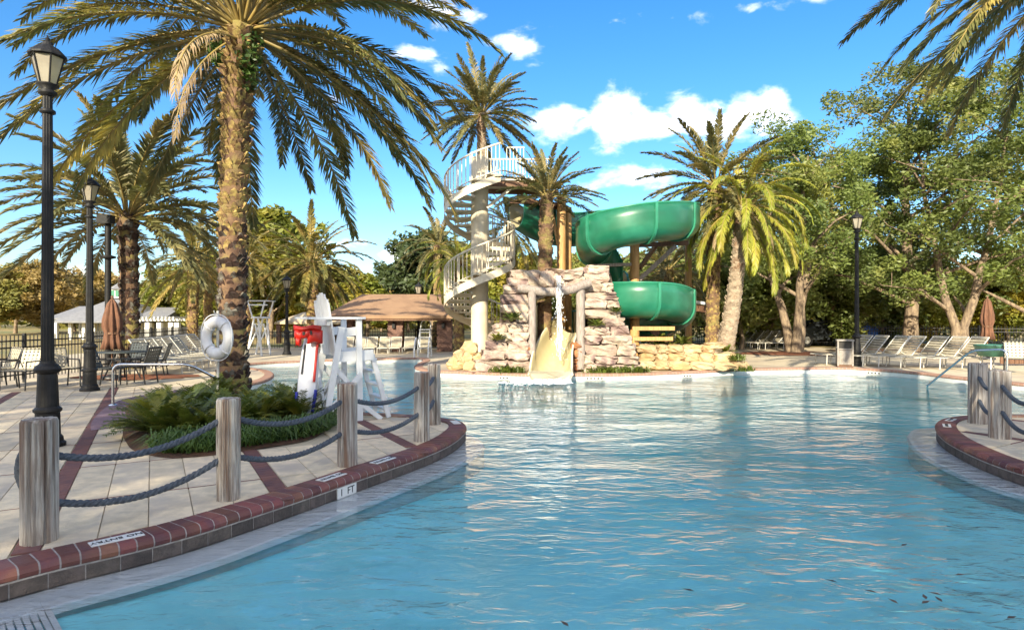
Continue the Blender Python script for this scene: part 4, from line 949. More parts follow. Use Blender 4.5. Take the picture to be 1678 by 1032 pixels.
# ------------------------------------------------------------------ spiral stair
SD = 20.6; kk = SD/F; sc0 = AT(786, 519, SD); sc0.z = 0
T = thing('spiral_stair', 'white spiral stair winding round a thick cream column to the slide', 'spiral stair', sc0)
mb = MB(); mb.tube([(0, 0, 0), (0, 0, ZD(262, SD))], .285, 28); mb.lathe([(.285, ZD(262, SD)), (.30, ZD(262, SD)+.02), (.30, ZD(262, SD)+.05), (0, ZD(262, SD)+.08)], 28); part('column', mb, column_m, T)
R = 1.16; zl = ZD(495, SD); zu = ZD(348, SD); pit = zu-zl; zp = ZD(296, SD)
def zth(a): return zl+(a-180)/360*pit
a_start = 180-zl/pit*360; a_end = 180+(zp-zl)/pit*360
st_n = int(zp/.195); da = (a_end-a_start)/st_n
bal = MB()
for i in range(st_n):
    a0 = math.radians(a_start+i*da); a1 = math.radians(a_start+(i+1)*da+4); z_ = zth(a_start+(i+1)*da); mb = MB(); vs = []
    for z2 in (z_, z_-.045):
        for (r_, a_) in ((.27, a0), (R, a0), (R, (a0+a1)/2), (R, a1), (.27, a1)): vs.append((r_*math.cos(a_), r_*math.sin(a_), z2))
    mb.add(vs, [(0, 1, 2, 3, 4), (9, 8, 7, 6, 5)]+[(j, (j+1) % 5+0, (j+1) % 5+5, j+5) for j in range(5)])
    # folded front lip
    mb.beam((.27*math.cos(a0), .27*math.sin(a0), z_-.06), (R*math.cos(a0), R*math.sin(a0), z_-.06), .03, .13)
    part('tread', mb, stairwhite_m, T)
    for q in (.05, .30, .55, .80):
        a_ = a0+(a1-a0)*q; z0 = z_-.05; zt = zth(a_start+(i+.5+q)*da)+.92; bal.tube([(R*math.cos(a_), R*math.sin(a_), z0), (R*math.cos(a_), R*math.sin(a_), zt)], .016 if q > .2 else .024, 5, cap=False)
part('balusters', bal, stairwhite_m, T, 'stuff')
def hel(z_off, r_, a0, a1): return [(r_*math.cos(math.radians(a)), r_*math.sin(math.radians(a)), zth(a)+z_off) for a in np.linspace(a0, a1, 90)]
mb = MB(); mb.tube(hel(.98, R, a_start, a_end), .032, 8); part('handrail', mb, stairwhite_m, T)
mb = MB(); mb.tube(hel(.14, R+.01, a_start, a_end), .018, 6); part('kick_rail', mb, stairwhite_m, T)
mb = MB(); q = hel(-.06, R+.015, a_start, a_end)
vs = [(*p[:2], p[2]+.08) for p in q]+[(*p[:2], p[2]-.17) for p in q]; mb.add(vs, [(i, i+1, 90+i+1, 90+i) for i in range(89)]); part('stringer', mb, stairwhite_m, T)
# landing towards the slide
e0 = AT(905, 0, SD+.3).x-sc0.x
mb = MB(); mb.box(((e0+.25)/2, .35, zp-.04), (e0-.25, 1.5, .08)); part('landing', mb, stairwhite_m, T)
mb = MB(); mb.beam((.2, -.32, zp-.16), (e0+.25, -.32, zp-.26), .10, .16); mb.beam((.2, 1.0, zp-.16), (e0+.25, 1.0, zp-.2), .10, .16); part('landing_beam', mb, darkwood_m, T)
mb = MB(); mb.beam((.25, -.3, zp-.95), (1.3, -.3, zp-.12), .09, .09); part('landing_brace', mb, stairwhite_m, T)
rb = MB()
for s_ in (-.39, 1.08):
    rb.tube([(.9 if s_ < 0 else .0, s_, zp+.98), (e0-.95 if s_ < 0 else e0, s_, zp+.98)], .028, 7); rb.tube([(.9 if s_ < 0 else 0, s_, zp+.12), (e0-.95 if s_ < 0 else e0, s_, zp+.12)], .018, 6)
    x_ = .9 if s_ < 0 else 0
    while x_ < (e0-.9 if s_ < 0 else e0): rb.tube([(x_, s_, zp), (x_, s_, zp+.98)], .013, 5, cap=False); x_ += .11
part('landing_railing', rb, stairwhite_m, T, 'stuff')

# ------------------------------------------------------------------ water slide
WS = thing('water_slide', 'green spiral water slide on wooden posts behind the rock waterfall', 'water slide', (XD(1048, 20), 20, 0)); w0 = Vector(WS.location)
fl = [(846, 322, 20.9), (872, 338, 21.2), (905, 350, 21.6), (940, 353, 21.9), (985, 349, 22.0), (1040, 344, 22.0), (1078, 340, 21.7), (1108, 337, 21.0), (1119, 336, 20.2), (1110, 335, 19.2), (1085, 335, 18.6), (1052, 338, 18.35), (1008, 348, 18.5), (980, 359, 19.0), (971, 372, 19.8), (980, 392, 20.5), (995, 420, 20.8), (1002, 445, 20.9), (1004, 458, 20.3), (1018, 464, 19.7), (1050, 464, 19.35), (1082, 466, 19.5), (1104, 472, 20.0), (1114, 482, 20.7), (1100, 493, 21.4), (1070, 501, 21.5), (1010, 506, 21.6), (955, 510, 21.2), (930, 514, 20.4)]
path = catmull([AT(*p) for p in fl], .16, False)
def u_ring(p, t, r, depth, th, flare=0):
    s_ = Vector((t.y, -t.x, 0)).normalized(); up = Vector((0, 0, 1)); pr = []
    def arc(rr_, dd):
        a = [(-rr_-flare, 0), (-rr_, -(dd-rr_)*.5)]
        for q in np.linspace(0, PI, 11): a.append((-rr_*math.cos(q), -(dd-rr_)-rr_*math.sin(q)))
        return a+[(rr_, -(dd-rr_)*.5), (rr_+flare, 0)]
    o_ = arc(r, depth); i_ = arc(r-th, depth-th)[::-1]
    return [p+s_*a+up*b_ for a, b_ in o_+i_], len(o_)
def flume(mb, pts, r, depth, th=.045, m_out=0, m_in=1, flare=0, rs=None):
    rings = []; k = 0
    for i, p in enumerate(pts):
        t = pts[min(i+1, len(pts)-1)]-pts[max(i-1, 0)]; t.z = 0; t.normalize()
        rg, k = u_ring(p, t, rs[i] if rs else r, depth[i] if isinstance(depth, list) else depth, th, flare); rings.append(rg)
    n = len(rings[0]); vs = [v for rg in rings for v in rg]
    for j in range(n):
        mi = m_out if j < k-1 else (m_in if k <= j < n-1 else m_out)
        mb.add([], [])
        mb.f += [(i*n+j, i*n+(j+1) % n, (i+1)*n+(j+1) % n, (i+1)*n+j) for i in range(len(pts)-1)]; mb.m += [mi]*(len(pts)-1); mb.s += [True]*(len(pts)-1)
    mb.v += [tuple(v) for v in vs]
    mb.add(rings[0], [tuple(range(n))], m_out); mb.add(rings[-1], [tuple(range(n))[::-1]], m_out)
step = 8; P = [p-w0 for p in path]
for i in range(0, len(P)-1, step):
    seg = P[i:i+step+1]
    if len(seg) < 2: continue
    mb = MB(); flume(mb, seg, .53, 1.10); part('flume_section', mb, [green_m, cream_m], WS)
    j = min(i+step, len(P)-2); mb = MB(); t = (P[j+1]-P[j-1]).normalized(); 
    flume(mb, [P[j]-t*.045+Vector((0, 0, .012)), P[j]+t*.045+Vector((0, 0, .012))], .585, 1.165, .05, 0, 0); part('flange', mb, flange_m, WS)
    mb = MB(); 
# rim trim
for sd in (1, -1):
    mb = MB(); q = []
    for i, p in enumerate(P):
        t = P[min(i+1, len(P)-1)]-P[max(i-1, 0)]; s_ = Vector((t.y, -t.x, 0)).normalized(); q.append(p+s_*sd*.51)
    mb.tube(q, .035, 6); part('rim', mb, flange_m, WS)
# exit chute
ch = catmull([AT(*p) for p in ((938, 512, 20.2), (930, 524, 19.6), (917, 545, 18.9), (906, 573, 18.1), (903, 599, 17.4), (902, 614, 16.95))], .12, False)
mb = MB(); n = len(ch); flume(mb, [p-w0 for p in ch], .55, [.72+.12*math.sin(PI*i/(n-1)) if i < n*.7 else .72-.25*(i/n-.7)/.3 for i in range(n)], .05, 0, 1, .03, [.50+.10*i/n for i in range(n)]); part('chute', mb, [chutewhite_m, cream_m], WS)
def wpost(px, y0, y1, dpt, r=.13, m=pine_m, nm='post'):
    mb = MB(); a = AT(px, y0, dpt)-w0; b_ = AT(px, y1, dpt)-w0
    if y1 > 560: b_.z = 0
    mb.tube([b_, a], r, 14); part(nm, mb, m, WS)
def wbrace(a, b_, wd=.10, m=pine_m, nm='brace'):
    mb = MB(); mb.beam(AT(*a)-w0, AT(*b_)-w0, wd, wd); part(nm, mb, m, WS)
wpost(920, 322, 600, 20.6, .15); wpost(931, 340, 600, 21.2, .12); wpost(1040, 395, 600, 20.2, .155); wpost(968, 430, 600, 21.4, .12); wpost(1128, 400, 600, 22.6, .12)
wbrace((905, 350, 20.7), (920, 430, 20.6)); wbrace((850, 325, 20.5), (935, 345, 20.9), .14, darkwood_m, 'beam'); wbrace((835, 330, 20.4), (912, 335, 20.6), .12, darkwood_m, 'beam')
wbrace((962, 436, 19.9), (1034, 433, 20.1), .10, woodlog_m, 'beam'); wbrace((1048, 458, 20.2), (1108, 403, 19.9), .13, woodlog_m); wbrace((1048, 440, 20.25), (1075, 402, 21), .11, darkwood_m)
wbrace((1040, 402, 20.4), (1128, 398, 20.2), .14, darkwood_m, 'beam'); wbrace((1046, 400, 20.8), (1000, 402, 21), .14, darkwood_m, 'beam')
wbrace((1036, 538, 19.3), (1105, 538, 19.3), .12, pine_m, 'beam'); wbrace((1036, 555, 19.4), (1102, 555, 19.4), .12, pine_m, 'beam'); wbrace((1072, 536, 20.5), (1098, 575, 20.5), .12, darkwood_m); wbrace((1062, 535, 20.4), (1085, 562, 20.4), .12, darkwood_m)
wbrace((1142, 505, 22.5), (1165, 510, 23), .22, darkwood_m, 'beam'); wbrace((1140, 495, 22.5), (1168, 499, 23), .10, white_m, 'beam')
wbrace((884, 505, 21), (905, 575, 20.6), .16, darkwood_m); wbrace((893, 510, 20.7), (910, 545, 20.2), .09, darkwood_m); wpost(888, 500, 600, 21.2, .14, darkwood_m)
for i, (px_, y0) in enumerate(((1048, 337), (1010, 349), (1110, 336))): pass

# ------------------------------------------------------------------ rock waterfall
def stone_mesh(wd, dp, ht, seed, p=9.0, amp=.05, name='stone', m=rock_m, n=5):
    r = np.random.RandomState(seed); idx = {}; V = []; Fc = []
    def vert(i, j, k):
        if (i, j, k) not in idx: idx[(i, j, k)] = len(V); V.append((i/n*2-1, j/n*2-1, k/n*2-1))
        return idx[(i, j, k)]
    for a in range(n):
        for b_ in range(n):
            for fixed in (0, n):
                fl_ = fixed == n
                for ax in range(3):
                    q = []
                    for (u, v) in ((a, b_), (a+1, b_), (a+1, b_+1), (a, b_+1)):
                        t = [0, 0, 0]; t[ax] = fixed; t[(ax+1) % 3] = u; t[(ax+2) % 3] = v; q.append(vert(*t))
                    Fc.append(tuple(q if fl_ else q[::-1]))
    V = np.array(V); nr = (np.abs(V)**p).sum(1)**(1/p); V = V/nr[:, None]*np.array([1, 1, 1])
    ph = r.uniform(0, 6.28, (4, 3)); fq = r.uniform(1.2, 3.6, (4, 3, 3))
    D = np.zeros_like(V)
    for q in range(4):
        for c_ in range(3): D[:, c_] += np.sin(V@fq[q, c_]+ph[q, c_])
    D += r.normal(size=V.shape)*.75
    S = np.array([wd/2, dp/2, ht/2]); V = V*S*1.04+D*amp*np.minimum(.35, S)*.9
    mb = MB(); mb.add([tuple(v) for v in V], Fc, 0, False); me = mb.mesh(name, m); return me
RK = thing('rock_waterfall', 'pink artificial rock arch with a waterfall over the slide exit', 'rock waterfall', (XD(912, 18.6), 18.6, 0)); r0_ = Vector(RK.location)
sd = 100
def stone_px(x0, x1, y0, y1, dpt, thick, seed, m=rock_m, parent=RK, amp=.075, p=10.0, name='stone', tilt=0):
    a = AT(x0, y1, dpt); b_ = AT(x1, y0, dpt); c_ = (a+b_)/2; me = stone_mesh((b_.x-a.x)*.985, thick, (b_.z-a.z)*.985, seed, p, amp, name, m)
    o = link(name, me, parent, (c_.x, c_.y+thick/2, c_.z) if parent is None else Vector((c_.x, c_.y+thick/2, c_.z))-r0_, (0, tilt, 0)); return o
rr = random.Random(77)
rowsL = [(441, 456, 838), (456, 468, 832), (468, 482, 826), (482, 499, 822), (499, 513, 824), (513, 529, 846), (529, 546, 808), (546, 560, 802), (560, 574, 796), (574, 590, 790), (590, 611, 778)]
for i, (y0, y1, xl) in enumerate(rowsL):
    dpt = 18.75-.07*i; w_ = 866-xl; cuts = [xl]; nn = 1 if w_ < 48 else 2
    for q in range(1, nn): cuts.append(xl+w_*(q/nn+rr.uniform(-.12, .12)))
    cuts.append(866)
    for q in range(nn): sd += 1; stone_px(cuts[q], cuts[q+1], y0+rr.uniform(-1.5, 1.5), y1, dpt-rr.uniform(0, .18), .9, sd)
rowsR = [(447, 463, 998), (463, 479, 1005), (478, 491, 1012), (491, 506, 1015), (506, 521, 1018), (521, 536, 1024), (536, 551, 1031), (551, 564, 1037), (564, 583, 1043), (583, 597, 1048), (597, 611, 1053)]
for i, (y0, y1, xr) in enumerate(rowsR):
    dpt = 18.75-.07*i; w_ = xr-958; cuts = [958]; nn = (1 + (i % 2)) if w_ < 62 else 2 + (i % 2)*(w_ > 80)
    for q in range(1, nn): cuts.append(958+w_*(q/nn+rr.uniform(-.16, .16)))
    cuts.append(xr)
    for q in range(nn):
        sd += 1
        if i == 5 and q == 0: continue
        stone_px(cuts[q], cuts[q+1], y0+rr.uniform(-1.5, 1.5), y1, dpt-rr.uniform(0, .18), .9, sd)
for x0, x1, y0, y1, dz_, tl in ((858, 885, 443, 470, 0, 0), (883, 908, 446, 472, -.05, 0), (905, 922, 450, 472, .05, 0), (918, 956, 441, 458, -.1, -.18), (918, 958, 455, 473, 0, -.12), (952, 975, 438, 450, .2, 0), (962, 998, 434, 449, .1, 0), (896, 924, 440, 449, .3, 0)):
    sd += 1; stone_px(x0, x1, y0, y1, 18.65+dz_, .7, sd, tilt=tl)
for x0, x1, y0, y1 in ((936, 953, 560, 573), (938, 956, 573, 587), (936, 953, 587, 596), (938, 957, 596, 608), (858, 870, 566, 578), (856, 872, 578, 590), (852, 870, 590, 600), (850, 869, 599, 609)):
    sd += 1; stone_px(x0, x1, y0, y1, 18.15, .5, sd, rustrock_m, p=3.5)
# core behind the stones
mb = MB()
for x0, x1, xb0, xb1 in ((836, 862, 800, 862), (964, 1000, 964, 1036)):
    a, b_, c_, d_ = AT(xb0, 611, 19.0), AT(xb1, 611, 19.0), AT(x1, 447, 19.2), AT(x0, 447, 19.2); q = [a, b_, c_, d_]; back = [v+Vector((0, 1.0, 0)) for v in q]
    mb = MB(); mb.add([v-r0_ for v in q+back], [(0, 1, 2, 3), (7, 6, 5, 4), (0, 4, 5, 1), (1, 5, 6, 2), (2, 6, 7, 3), (3, 7, 4, 0)]); part('rock_core', mb, core_m, RK)

def log(a, b_, r, m=woodlog_m, nm='timber'):
    mb = MB(); a = AT(*a)-r0_; b_ = AT(*b_)-r0_; q = [a.lerp(b_, t)+Vector((0, 0, .02*math.sin(t*9))) for t in np.linspace(0, 1, 9)]; mb.tube(q, [r*(1+.05*math.sin(i*2.1)) for i in range(9)], 12); part(nm, mb, m, RK)
log((849, 473, 18.5), (920, 480, 18.35), .13, nm='lintel'); log((908, 482, 18.3), (968, 464, 18.4), .13, nm='lintel')
log((872, 478, 18.45), (871, 606, 18.2), .12); log((951, 474, 18.45), (952, 606, 18.2), .13); log((879, 490, 19.0), (898, 478, 18.9), .07)
mb = MB(); q = [AT(880, 606, 19.4), AT(880, 500, 19.4), AT(892, 500, 20.6), AT(892, 598, 20.6)]; mb.add([v-r0_ for v in q]+[v-r0_+Vector((-.15, 0, 0)) for v in q], [(0, 1, 2, 3), (7, 6, 5, 4), (0, 4, 5, 1), (1, 5, 6, 2), (2, 6, 7, 3), (3, 7, 4, 0)]); part('inner_wall', mb, cream_m, RK)
mb = MB(); q = [AT(885, 525, 23.5), AT(955, 525, 23.5), AT(955, 592, 23.5), AT(885, 592, 23.5)]; mb.add([v-r0_ for v in q]+[v-r0_+Vector((0, .2, 0)) for v in q], [(0, 1, 2, 3), (7, 6, 5, 4), (0, 4, 5, 1), (1, 5, 6, 2), (2, 6, 7, 3), (3, 7, 4, 0)]); part('inner_wall', mb, cream_m, RK)
# falling water
fm = bpy.data.materials.new('falling_water'); fm.use_nodes = True; nt = fm.node_tree; b_ = nt.nodes['Principled BSDF']; b_.inputs['Base Color'].default_value = (.85, .88, .9, 1); b_.inputs['Roughness'].default_value = .15
tr_ = N(nt, 'ShaderNodeBsdfTransparent'); mx = N(nt, 'ShaderNodeMixShader', ins={0: .38, 1: tr_.outputs[0], 2: b_.outputs[0]}); nt.links.new(mx.outputs[0], nt.nodes['Material Output'].inputs[0])
mb = MB(); rr = random.Random(9)
for i in range(11):
    x_ = 916+rr.gauss(0, 2.6); q = []; ph = rr.uniform(0, 6); e_ = rr.uniform(.55, 1)
    for t in np.linspace(0, 1, 16):
        y_ = 452+t*138*e_; q.append(AT(x_+(rr.gauss(0, 1.2)+3.0*(rr.random()-.5)*t)+2*t, y_, 18.25-.25*math.sqrt(t)))
    mb.tube(q, [.006+.013*rr.random() for _ in q], 5)
for i in range(140):
    t = rr.random(); c_ = AT(917+rr.gauss(0, 4+4*t), 455+t*135, 18.1-.1*t); r_ = rr.uniform(.008, .02); mb.add([c_+Vector(v)*r_ for v in ((1, 0, 0), (-1, 0, 0), (0, 1, 0), (0, -1, 0), (0, 0, 1.6), (0, 0, -1.6))], [(0, 2, 4), (2, 1, 4), (1, 3, 4), (3, 0, 4), (2, 0, 5), (1, 2, 5), (3, 1, 5), (0, 3, 5)])
o = part('waterfall_stream', mb, fm); tag(o, 'thin stream of water falling from the rock arch onto the chute', 'waterfall')
# splash at the chute end
foam_m = mat('foam', (.86, .88, .90), None, .5); mb = MB()
for i in range(900):
    k_ = rr.random(); px0 = 935-70*k_-(rr.random()**3)*55; c_ = Vector((XD(px0, 16.7), 16.75-abs(rr.gauss(0, .22))-.25*k_*rr.random(), WZ+.003+abs(rr.gauss(0, .035)))); s_ = rr.uniform(.01, .042)*(1.2 if 870 < px0 < 940 else .8)
    mb.add([c_+Vector(v)*s_ for v in ((1.6, 0, 0), (-1.6, 0, 0), (0, 1.2, 0), (0, -1.2, 0), (0, 0, .6), (0, 0, -.5))], [(0, 2, 4), (2, 1, 4), (1, 3, 4), (3, 0, 4), (2, 0, 5), (1, 2, 5), (3, 1, 5), (0, 3, 5)])
o = part('splash', mb, foam_m); o['kind'] = 'stuff'; o['label'] = 'white splash where the chute meets the pool'

# stacked limestone wall to the right, boulders to the left
LW = thing('stone_wall', 'low dry wall of stacked yellow stones right of the rock arch', 'stone wall', (XD(1120, 18.6), 18.6, 0)); sv = Vector(LW.location)
for (y0, y1, xs_) in ((593, 607, (1048, 1075, 1098, 1135, 1172, 1205, 1228)), (579, 594, (1050, 1075, 1095, 1122, 1148, 1172, 1212)), (566, 580, (1046, 1078, 1096, 1122, 1152, 1172)), (562, 571, (1160, 1190))):
    for a, b_ in zip(xs_[:-1], xs_[1:]):
        sd += 1; dpt = 18.45 if y0 > 590 else 18.75; c_ = AT((a+b_)/2, (y0+y1)/2, dpt); wv = (b_-a)*dpt/F; hv = (y1-y0)*dpt/F
        me = stone_mesh(wv*1.0, .55, hv*1.02, sd, 4.0, .09, 'stone', ledgerock_m); link('stone', me, LW, Vector((c_.x, c_.y+.27, c_.z))-sv, (0, rr.uniform(-.05, .05), rr.uniform(-.1, .1)))
bl = [(757, 600, 16, 'lowest'), (772, 601, 15, 'small'), (765, 585, 14, ''), (779, 588, 12, ''), (755, 583, 12, ''), (770, 571, 13, ''), (783, 598, 9, ''), (741, 603, 8, '')]
lbs = ['broad yellow boulder at the water side of the stair foot', 'yellow boulder left against the rock arch base', 'rounded yellow boulder in the middle of the small pile', 'yellow boulder at the right side of the small pile', 'yellow boulder at the left side of the small pile', 'topmost yellow boulder of the pile by the stair foot', 'small grey yellow boulder touching the rock arch', 'small lone boulder left of the pile by the stair foot']
for (px_, py_, r_, _), lb in zip(bl, lbs):
    sd += 1; c_ = AT(px_, py_, 19.0); q = r_*19.0/F; o = link('boulder', stone_mesh(q*2, q*1.7, q*1.7, sd, 2.6, .12, 'boulder', ledgerock_m), None, (c_.x, c_.y, max(q*.6, c_.z)), (0, 0, rr.uniform(0, 3))); tag(o, lb, 'boulder', 'boulders by the stair foot')
# raised planting soil behind the stacked wall
mb = MB(); a = [AT(1052, 572, 19.2), AT(1205, 590, 19.0), AT(1215, 590, 22.5), AT(1052, 580, 22.5)]; a = [Vector((v.x, v.y, .45 if i in (0, 3) else .3)) for i, v in enumerate(a)]
mb.add(a+[Vector((v.x, v.y, -.01)) for v in a], [(0, 1, 2, 3), (0, 4, 5, 1), (1, 5, 6, 2), (2, 6, 7, 3), (3, 7, 4, 0)]); struct(part('planting_mound', mb, soil_m))
# grass clumps and ferns
def clump(seed, n=130, L=.32):
    rr = random.Random(seed); V = []; Fc = []
    for i in range(n):
        a = rr.uniform(0, 2*PI); e = rr.uniform(.4, 1.45); ln = L*rr.uniform(.6, 1.1); p = Vector((rr.gauss(0, .12), rr.gauss(0, .08), 0)); o_ = Vector((math.cos(a), math.sin(a), 0)); s_ = Vector((-o_.y, o_.x, 0))*.012; m1 = p+o_*ln*.5*math.cos(e)+Vector((0, 0, ln*.6*math.sin(e))); m2 = p+o_*ln*(.3+math.cos(e))+Vector((0, 0, ln*.75*math.sin(e)))
        o = len(V); V += [p-s_, p+s_, m1+s_, m1-s_, m2]; Fc += [(o, o+1, o+2, o+3), (o+3, o+2, o+4)]
    mb = MB(); mb.add(V, Fc); return mb.mesh('grass', mat('clump_grass', (.15, .19, .03), (.09, .13, .02), .5, 3, transl=.3))
CL = [clump(i) for i in range(3)]
for i, (px_, py_, d_, lb) in enumerate(((815, 609, 17.95, 'grass tuft at the left foot of the rock arch'), (832, 609, 17.9, 'grass tuft left of the chute in the palm shadow'), (847, 609, 17.9, 'grass tuft just left of the chute'), (975, 609, 17.9, 'grass tuft right of the chute'), (992, 609, 17.9, 'second grass tuft right of the chute'), (1012, 608, 17.9, 'tall grass tuft below the right rock pillar'), (1030, 608, 17.9, 'grass tuft below the right corner of the rock arch'), (1050, 608, 17.9, 'grass tuft where the arch meets the stacked wall'), (1208, 590, 18.6, 'grass tuft at the right end of the stacked wall'), (1218, 603, 18.5, 'small tuft in the sand right of the stacked wall'))):
    c_ = AT(px_, py_, d_); tag(link('grass_tuft', CL[i % 3], None, (c_.x, c_.y, max(0, c_.z) if py_ < 600 else -.01), (0, 0, i), (1.15, 1.15, .95)), lb, 'grass tuft', 'grass tufts along the rock base')
fern = coontie(31, 26, .5)
for i, (px_, py_, d_, lb, s_) in enumerate(((838, 526, 18.0, 'dark fern growing from the gap in the left rock pillar', .75), (815, 558, 18.0, 'green fern on a low ledge of the left rock pillar', .6), (978, 535, 18.1, 'fern in the hole of the right rock pillar', .6), (1010, 512, 18.2, 'yellow fern at the right edge of the rock arch', .5), (1080, 566, 19.8, 'leafy plant under the lower slide', 1.0), (1118, 566, 19.8, 'leafy plant at the foot of the two right palms', .9), (1190, 578, 19.6, 'small plant behind the stacked wall', .7))):
    c_ = AT(px_, py_, d_); tag(link('fern', fern, None, c_, (0, 0, i*1.1), (s_,)*3), lb, 'fern', 'ferns on the rocks')

# ------------------------------------------------------------------ loungers and chairs
def lounger_parts(T):
    fr_ = MB(); hw = .31; s_ = math.radians(50); bk = Vector((math.cos(s_), 0, math.sin(s_)))*.78
    for y_ in (-hw, hw):
        fr_.tube([(-1.3, y_, .33), (0, y_, .35)], .018, 6); fr_.tube([(0, y_, .35), (bk.x, y_, .35+bk.z)], .018, 6)
        fr_.tube([(0, y_, .34), (.42, y_, .33)], .018, 6); fr_.tube([(.12, y_*.95, .5), (.4, y_*.95, .34)], .012, 5)
    fr_.tube([(bk.x, -hw, .35+bk.z), (bk.x, hw, .35+bk.z)], .018, 6); fr_.tube([(-1.3, -hw, .33), (-1.3, hw, .33)], .018, 6); fr_.tube([(.42, -hw, .33), (.42, hw, .33)], .016, 6)
    part('frame', fr_, chairframe_m, T)
    for x_ in (-1.1, .28):
        for y_ in (-hw, hw): l_ = MB(); l_.tube([(x_, y_, .33), (x_-.02, y_*1.03, 0)], .018, 6); part('leg', l_, chairframe_m, T)
    a = MB()
    for i in range(13): x_ = -1.24+i*.098; a.box((x_, 0, .352-.0*x_), (.062, hw*2+.05, .008))
    part('seat_straps', a, strap_m, T, 'stuff'); b_ = MB(); R = Matrix.Rotation(-s_, 3, 'Y')
    for i in range(8): q = bk*(.06+i*.125); b_.box((q.x, 0, .35+q.z), (.066, hw*2+.05, .008), R)
    part('back_straps', b_, strap_m, T, 'stuff')
loung0 = thing('lounge_chair', 'x', 'lounge chair', (0, 0, 0), 0, 'x'); lounger_parts(loung0); used = [False]
def lounger(px, py, rz, label, group, s=1.0):
    o = loung0 if not used[0] else copy_tree(loung0); used[0] = True
    x, y = G(px, py); o.location = (x, y, 0); o.rotation_euler = (0, 0, rz); o.scale = (s,)*3; o['label'] = label; o['group'] = group
ordn = ['first', 'second', 'third', 'fourth', 'fifth', 'sixth', 'seventh', 'eighth', 'ninth', 'tenth']
for i, px_ in enumerate((1405, 1431, 1464, 1490, 1526, 1558, 1590)):
    lounger(px_-8, 596+i*1.2, math.radians(6), f'cream strap lounger right of the right lamp post, {ordn[i]} in its row from the left', 'strap loungers on the right bank', 1.02)
for i in range(8):
    lounger(1196+i*12.5, 569+i*.45, math.radians(4), f'grey strap lounger between the yellow palm and the pale oak, {ordn[i]} from the left', 'strap loungers before the right oaks', .95)
for i in range(7):
    lounger(250+i*13.5, 610-i*3.5, math.radians(174), f'strap lounger left of the life ring, {ordn[i]} of its receding row from the near end', 'strap loungers left of the life ring')
for i, px_ in enumerate((570, 590, 609, 630, 649, 671, 697)):
    lounger(px_, 577.5, math.radians(95), f'white strap lounger under the tan pavilion, {ordn[i]} from the left', 'strap loungers under the pavilion', .72)
def chair_parts(T, sm, fm_):
    fr_ = MB()
    for y_ in (-.27, .27):
        fr_.tube([(-.28, y_, 0), (-.26, y_, .42), (.24, y_, .40), (.40, y_, .86)], .017, 6); fr_.tube([(.24, y_, .40), (.30, y_, 0)], .017, 6); fr_.tube([(-.26, y_, .42), (-.24, y_, .62), (.3, y_, .62)], .016, 6)
    fr_.tube([(.40, -.27, .86), (.40, .27, .86)], .017, 6); fr_.tube([(-.26, -.27, .42), (-.26, .27, .42)], .017, 6); part('frame', fr_, fm_, T)
    a = MB()
    for i in range(6): a.box((-.22+i*.09, 0, .428), (.06, .56, .008))
    for i in range(6): a.box((0, -.22+i*.088, .436), (.5, .05, .006))
    part('seat_straps', a, sm, T, 'stuff'); b_ = MB(); u = Vector((.16, 0, .46)).normalized(); R = Matrix.Rotation(-math.atan2(u.z, u.x), 3, 'Y')
    for i in range(6): q = Vector((.24, 0, .40))+u*(.05+i*.085); b_.box(q, (.055, .56, .008), R)
    for i in range(6): q = Vector((.24, 0, .40))+u*.27; b_.box(q+Vector((-.008, -.22+i*.088, 0)), (.5, .048, .006), R)
    part('back_straps', b_, sm, T, 'stuff')
cw = thing('strap_chair', 'white woven strap chair directly left of the tall near lamp post', 'chair', (*G(36, 638), 0), math.radians(92), 'white strap chairs by the left fence'); chair_parts(cw, strap_m, iron_m)
for px_, py_, rz, lb in ((-6, 634, 60, 'white woven strap chair cut by the left picture edge'), (100, 634, 150, 'white woven strap chair right of the tall near lamp post')):
    o = copy_tree(cw); o.location = (*G(px_, py_), 0); o.rotation_euler = (0, 0, math.radians(rz)); o['label'] = lb
dk = thing('dark_chair', 'dark chair at the left side of the shaded table', 'chair', (*G(178, 633), 0), math.radians(190), 'dark chairs round the shaded table'); chair_parts(dk, darkchair_m, iron_m)
for px_, py_, rz, lb in ((228, 628, 0, 'dark chair at the right side of the shaded table'), (212, 614, 80, 'dark chair behind the shaded table'), (252, 616, 20, 'dark chair farthest right from the shaded table')):
    o = copy_tree(dk); o.location = (*G(px_, py_), 0); o.rotation_euler = (0, 0, math.radians(rz)); o['label'] = lb
o = copy_tree(cw); o.location = (*G(1668, 612), 0); o.rotation_euler = (0, 0, math.radians(60)); o['label'] = 'white strap chair at the right picture edge by the brown fence'; o['group'] = 'x'; del o['group']
x, y = G(200, 622); T = thing('patio_table', 'round dark patio table under the folded left umbrella', 'table', (x, y, 0))
mb = MB(); mb.lathe([(0, .69), (.55, .69), (.56, .705), (.55, .72), (0, .72)], 28); part('table_top', mb, darkchair_m, T)
for i in range(4): a = i*PI/2+.4; mb = MB(); mb.tube([(.12*math.cos(a), .12*math.sin(a), .69), (.42*math.cos(a), .42*math.sin(a), 0)], .02, 6); part('leg', mb, iron_m, T)
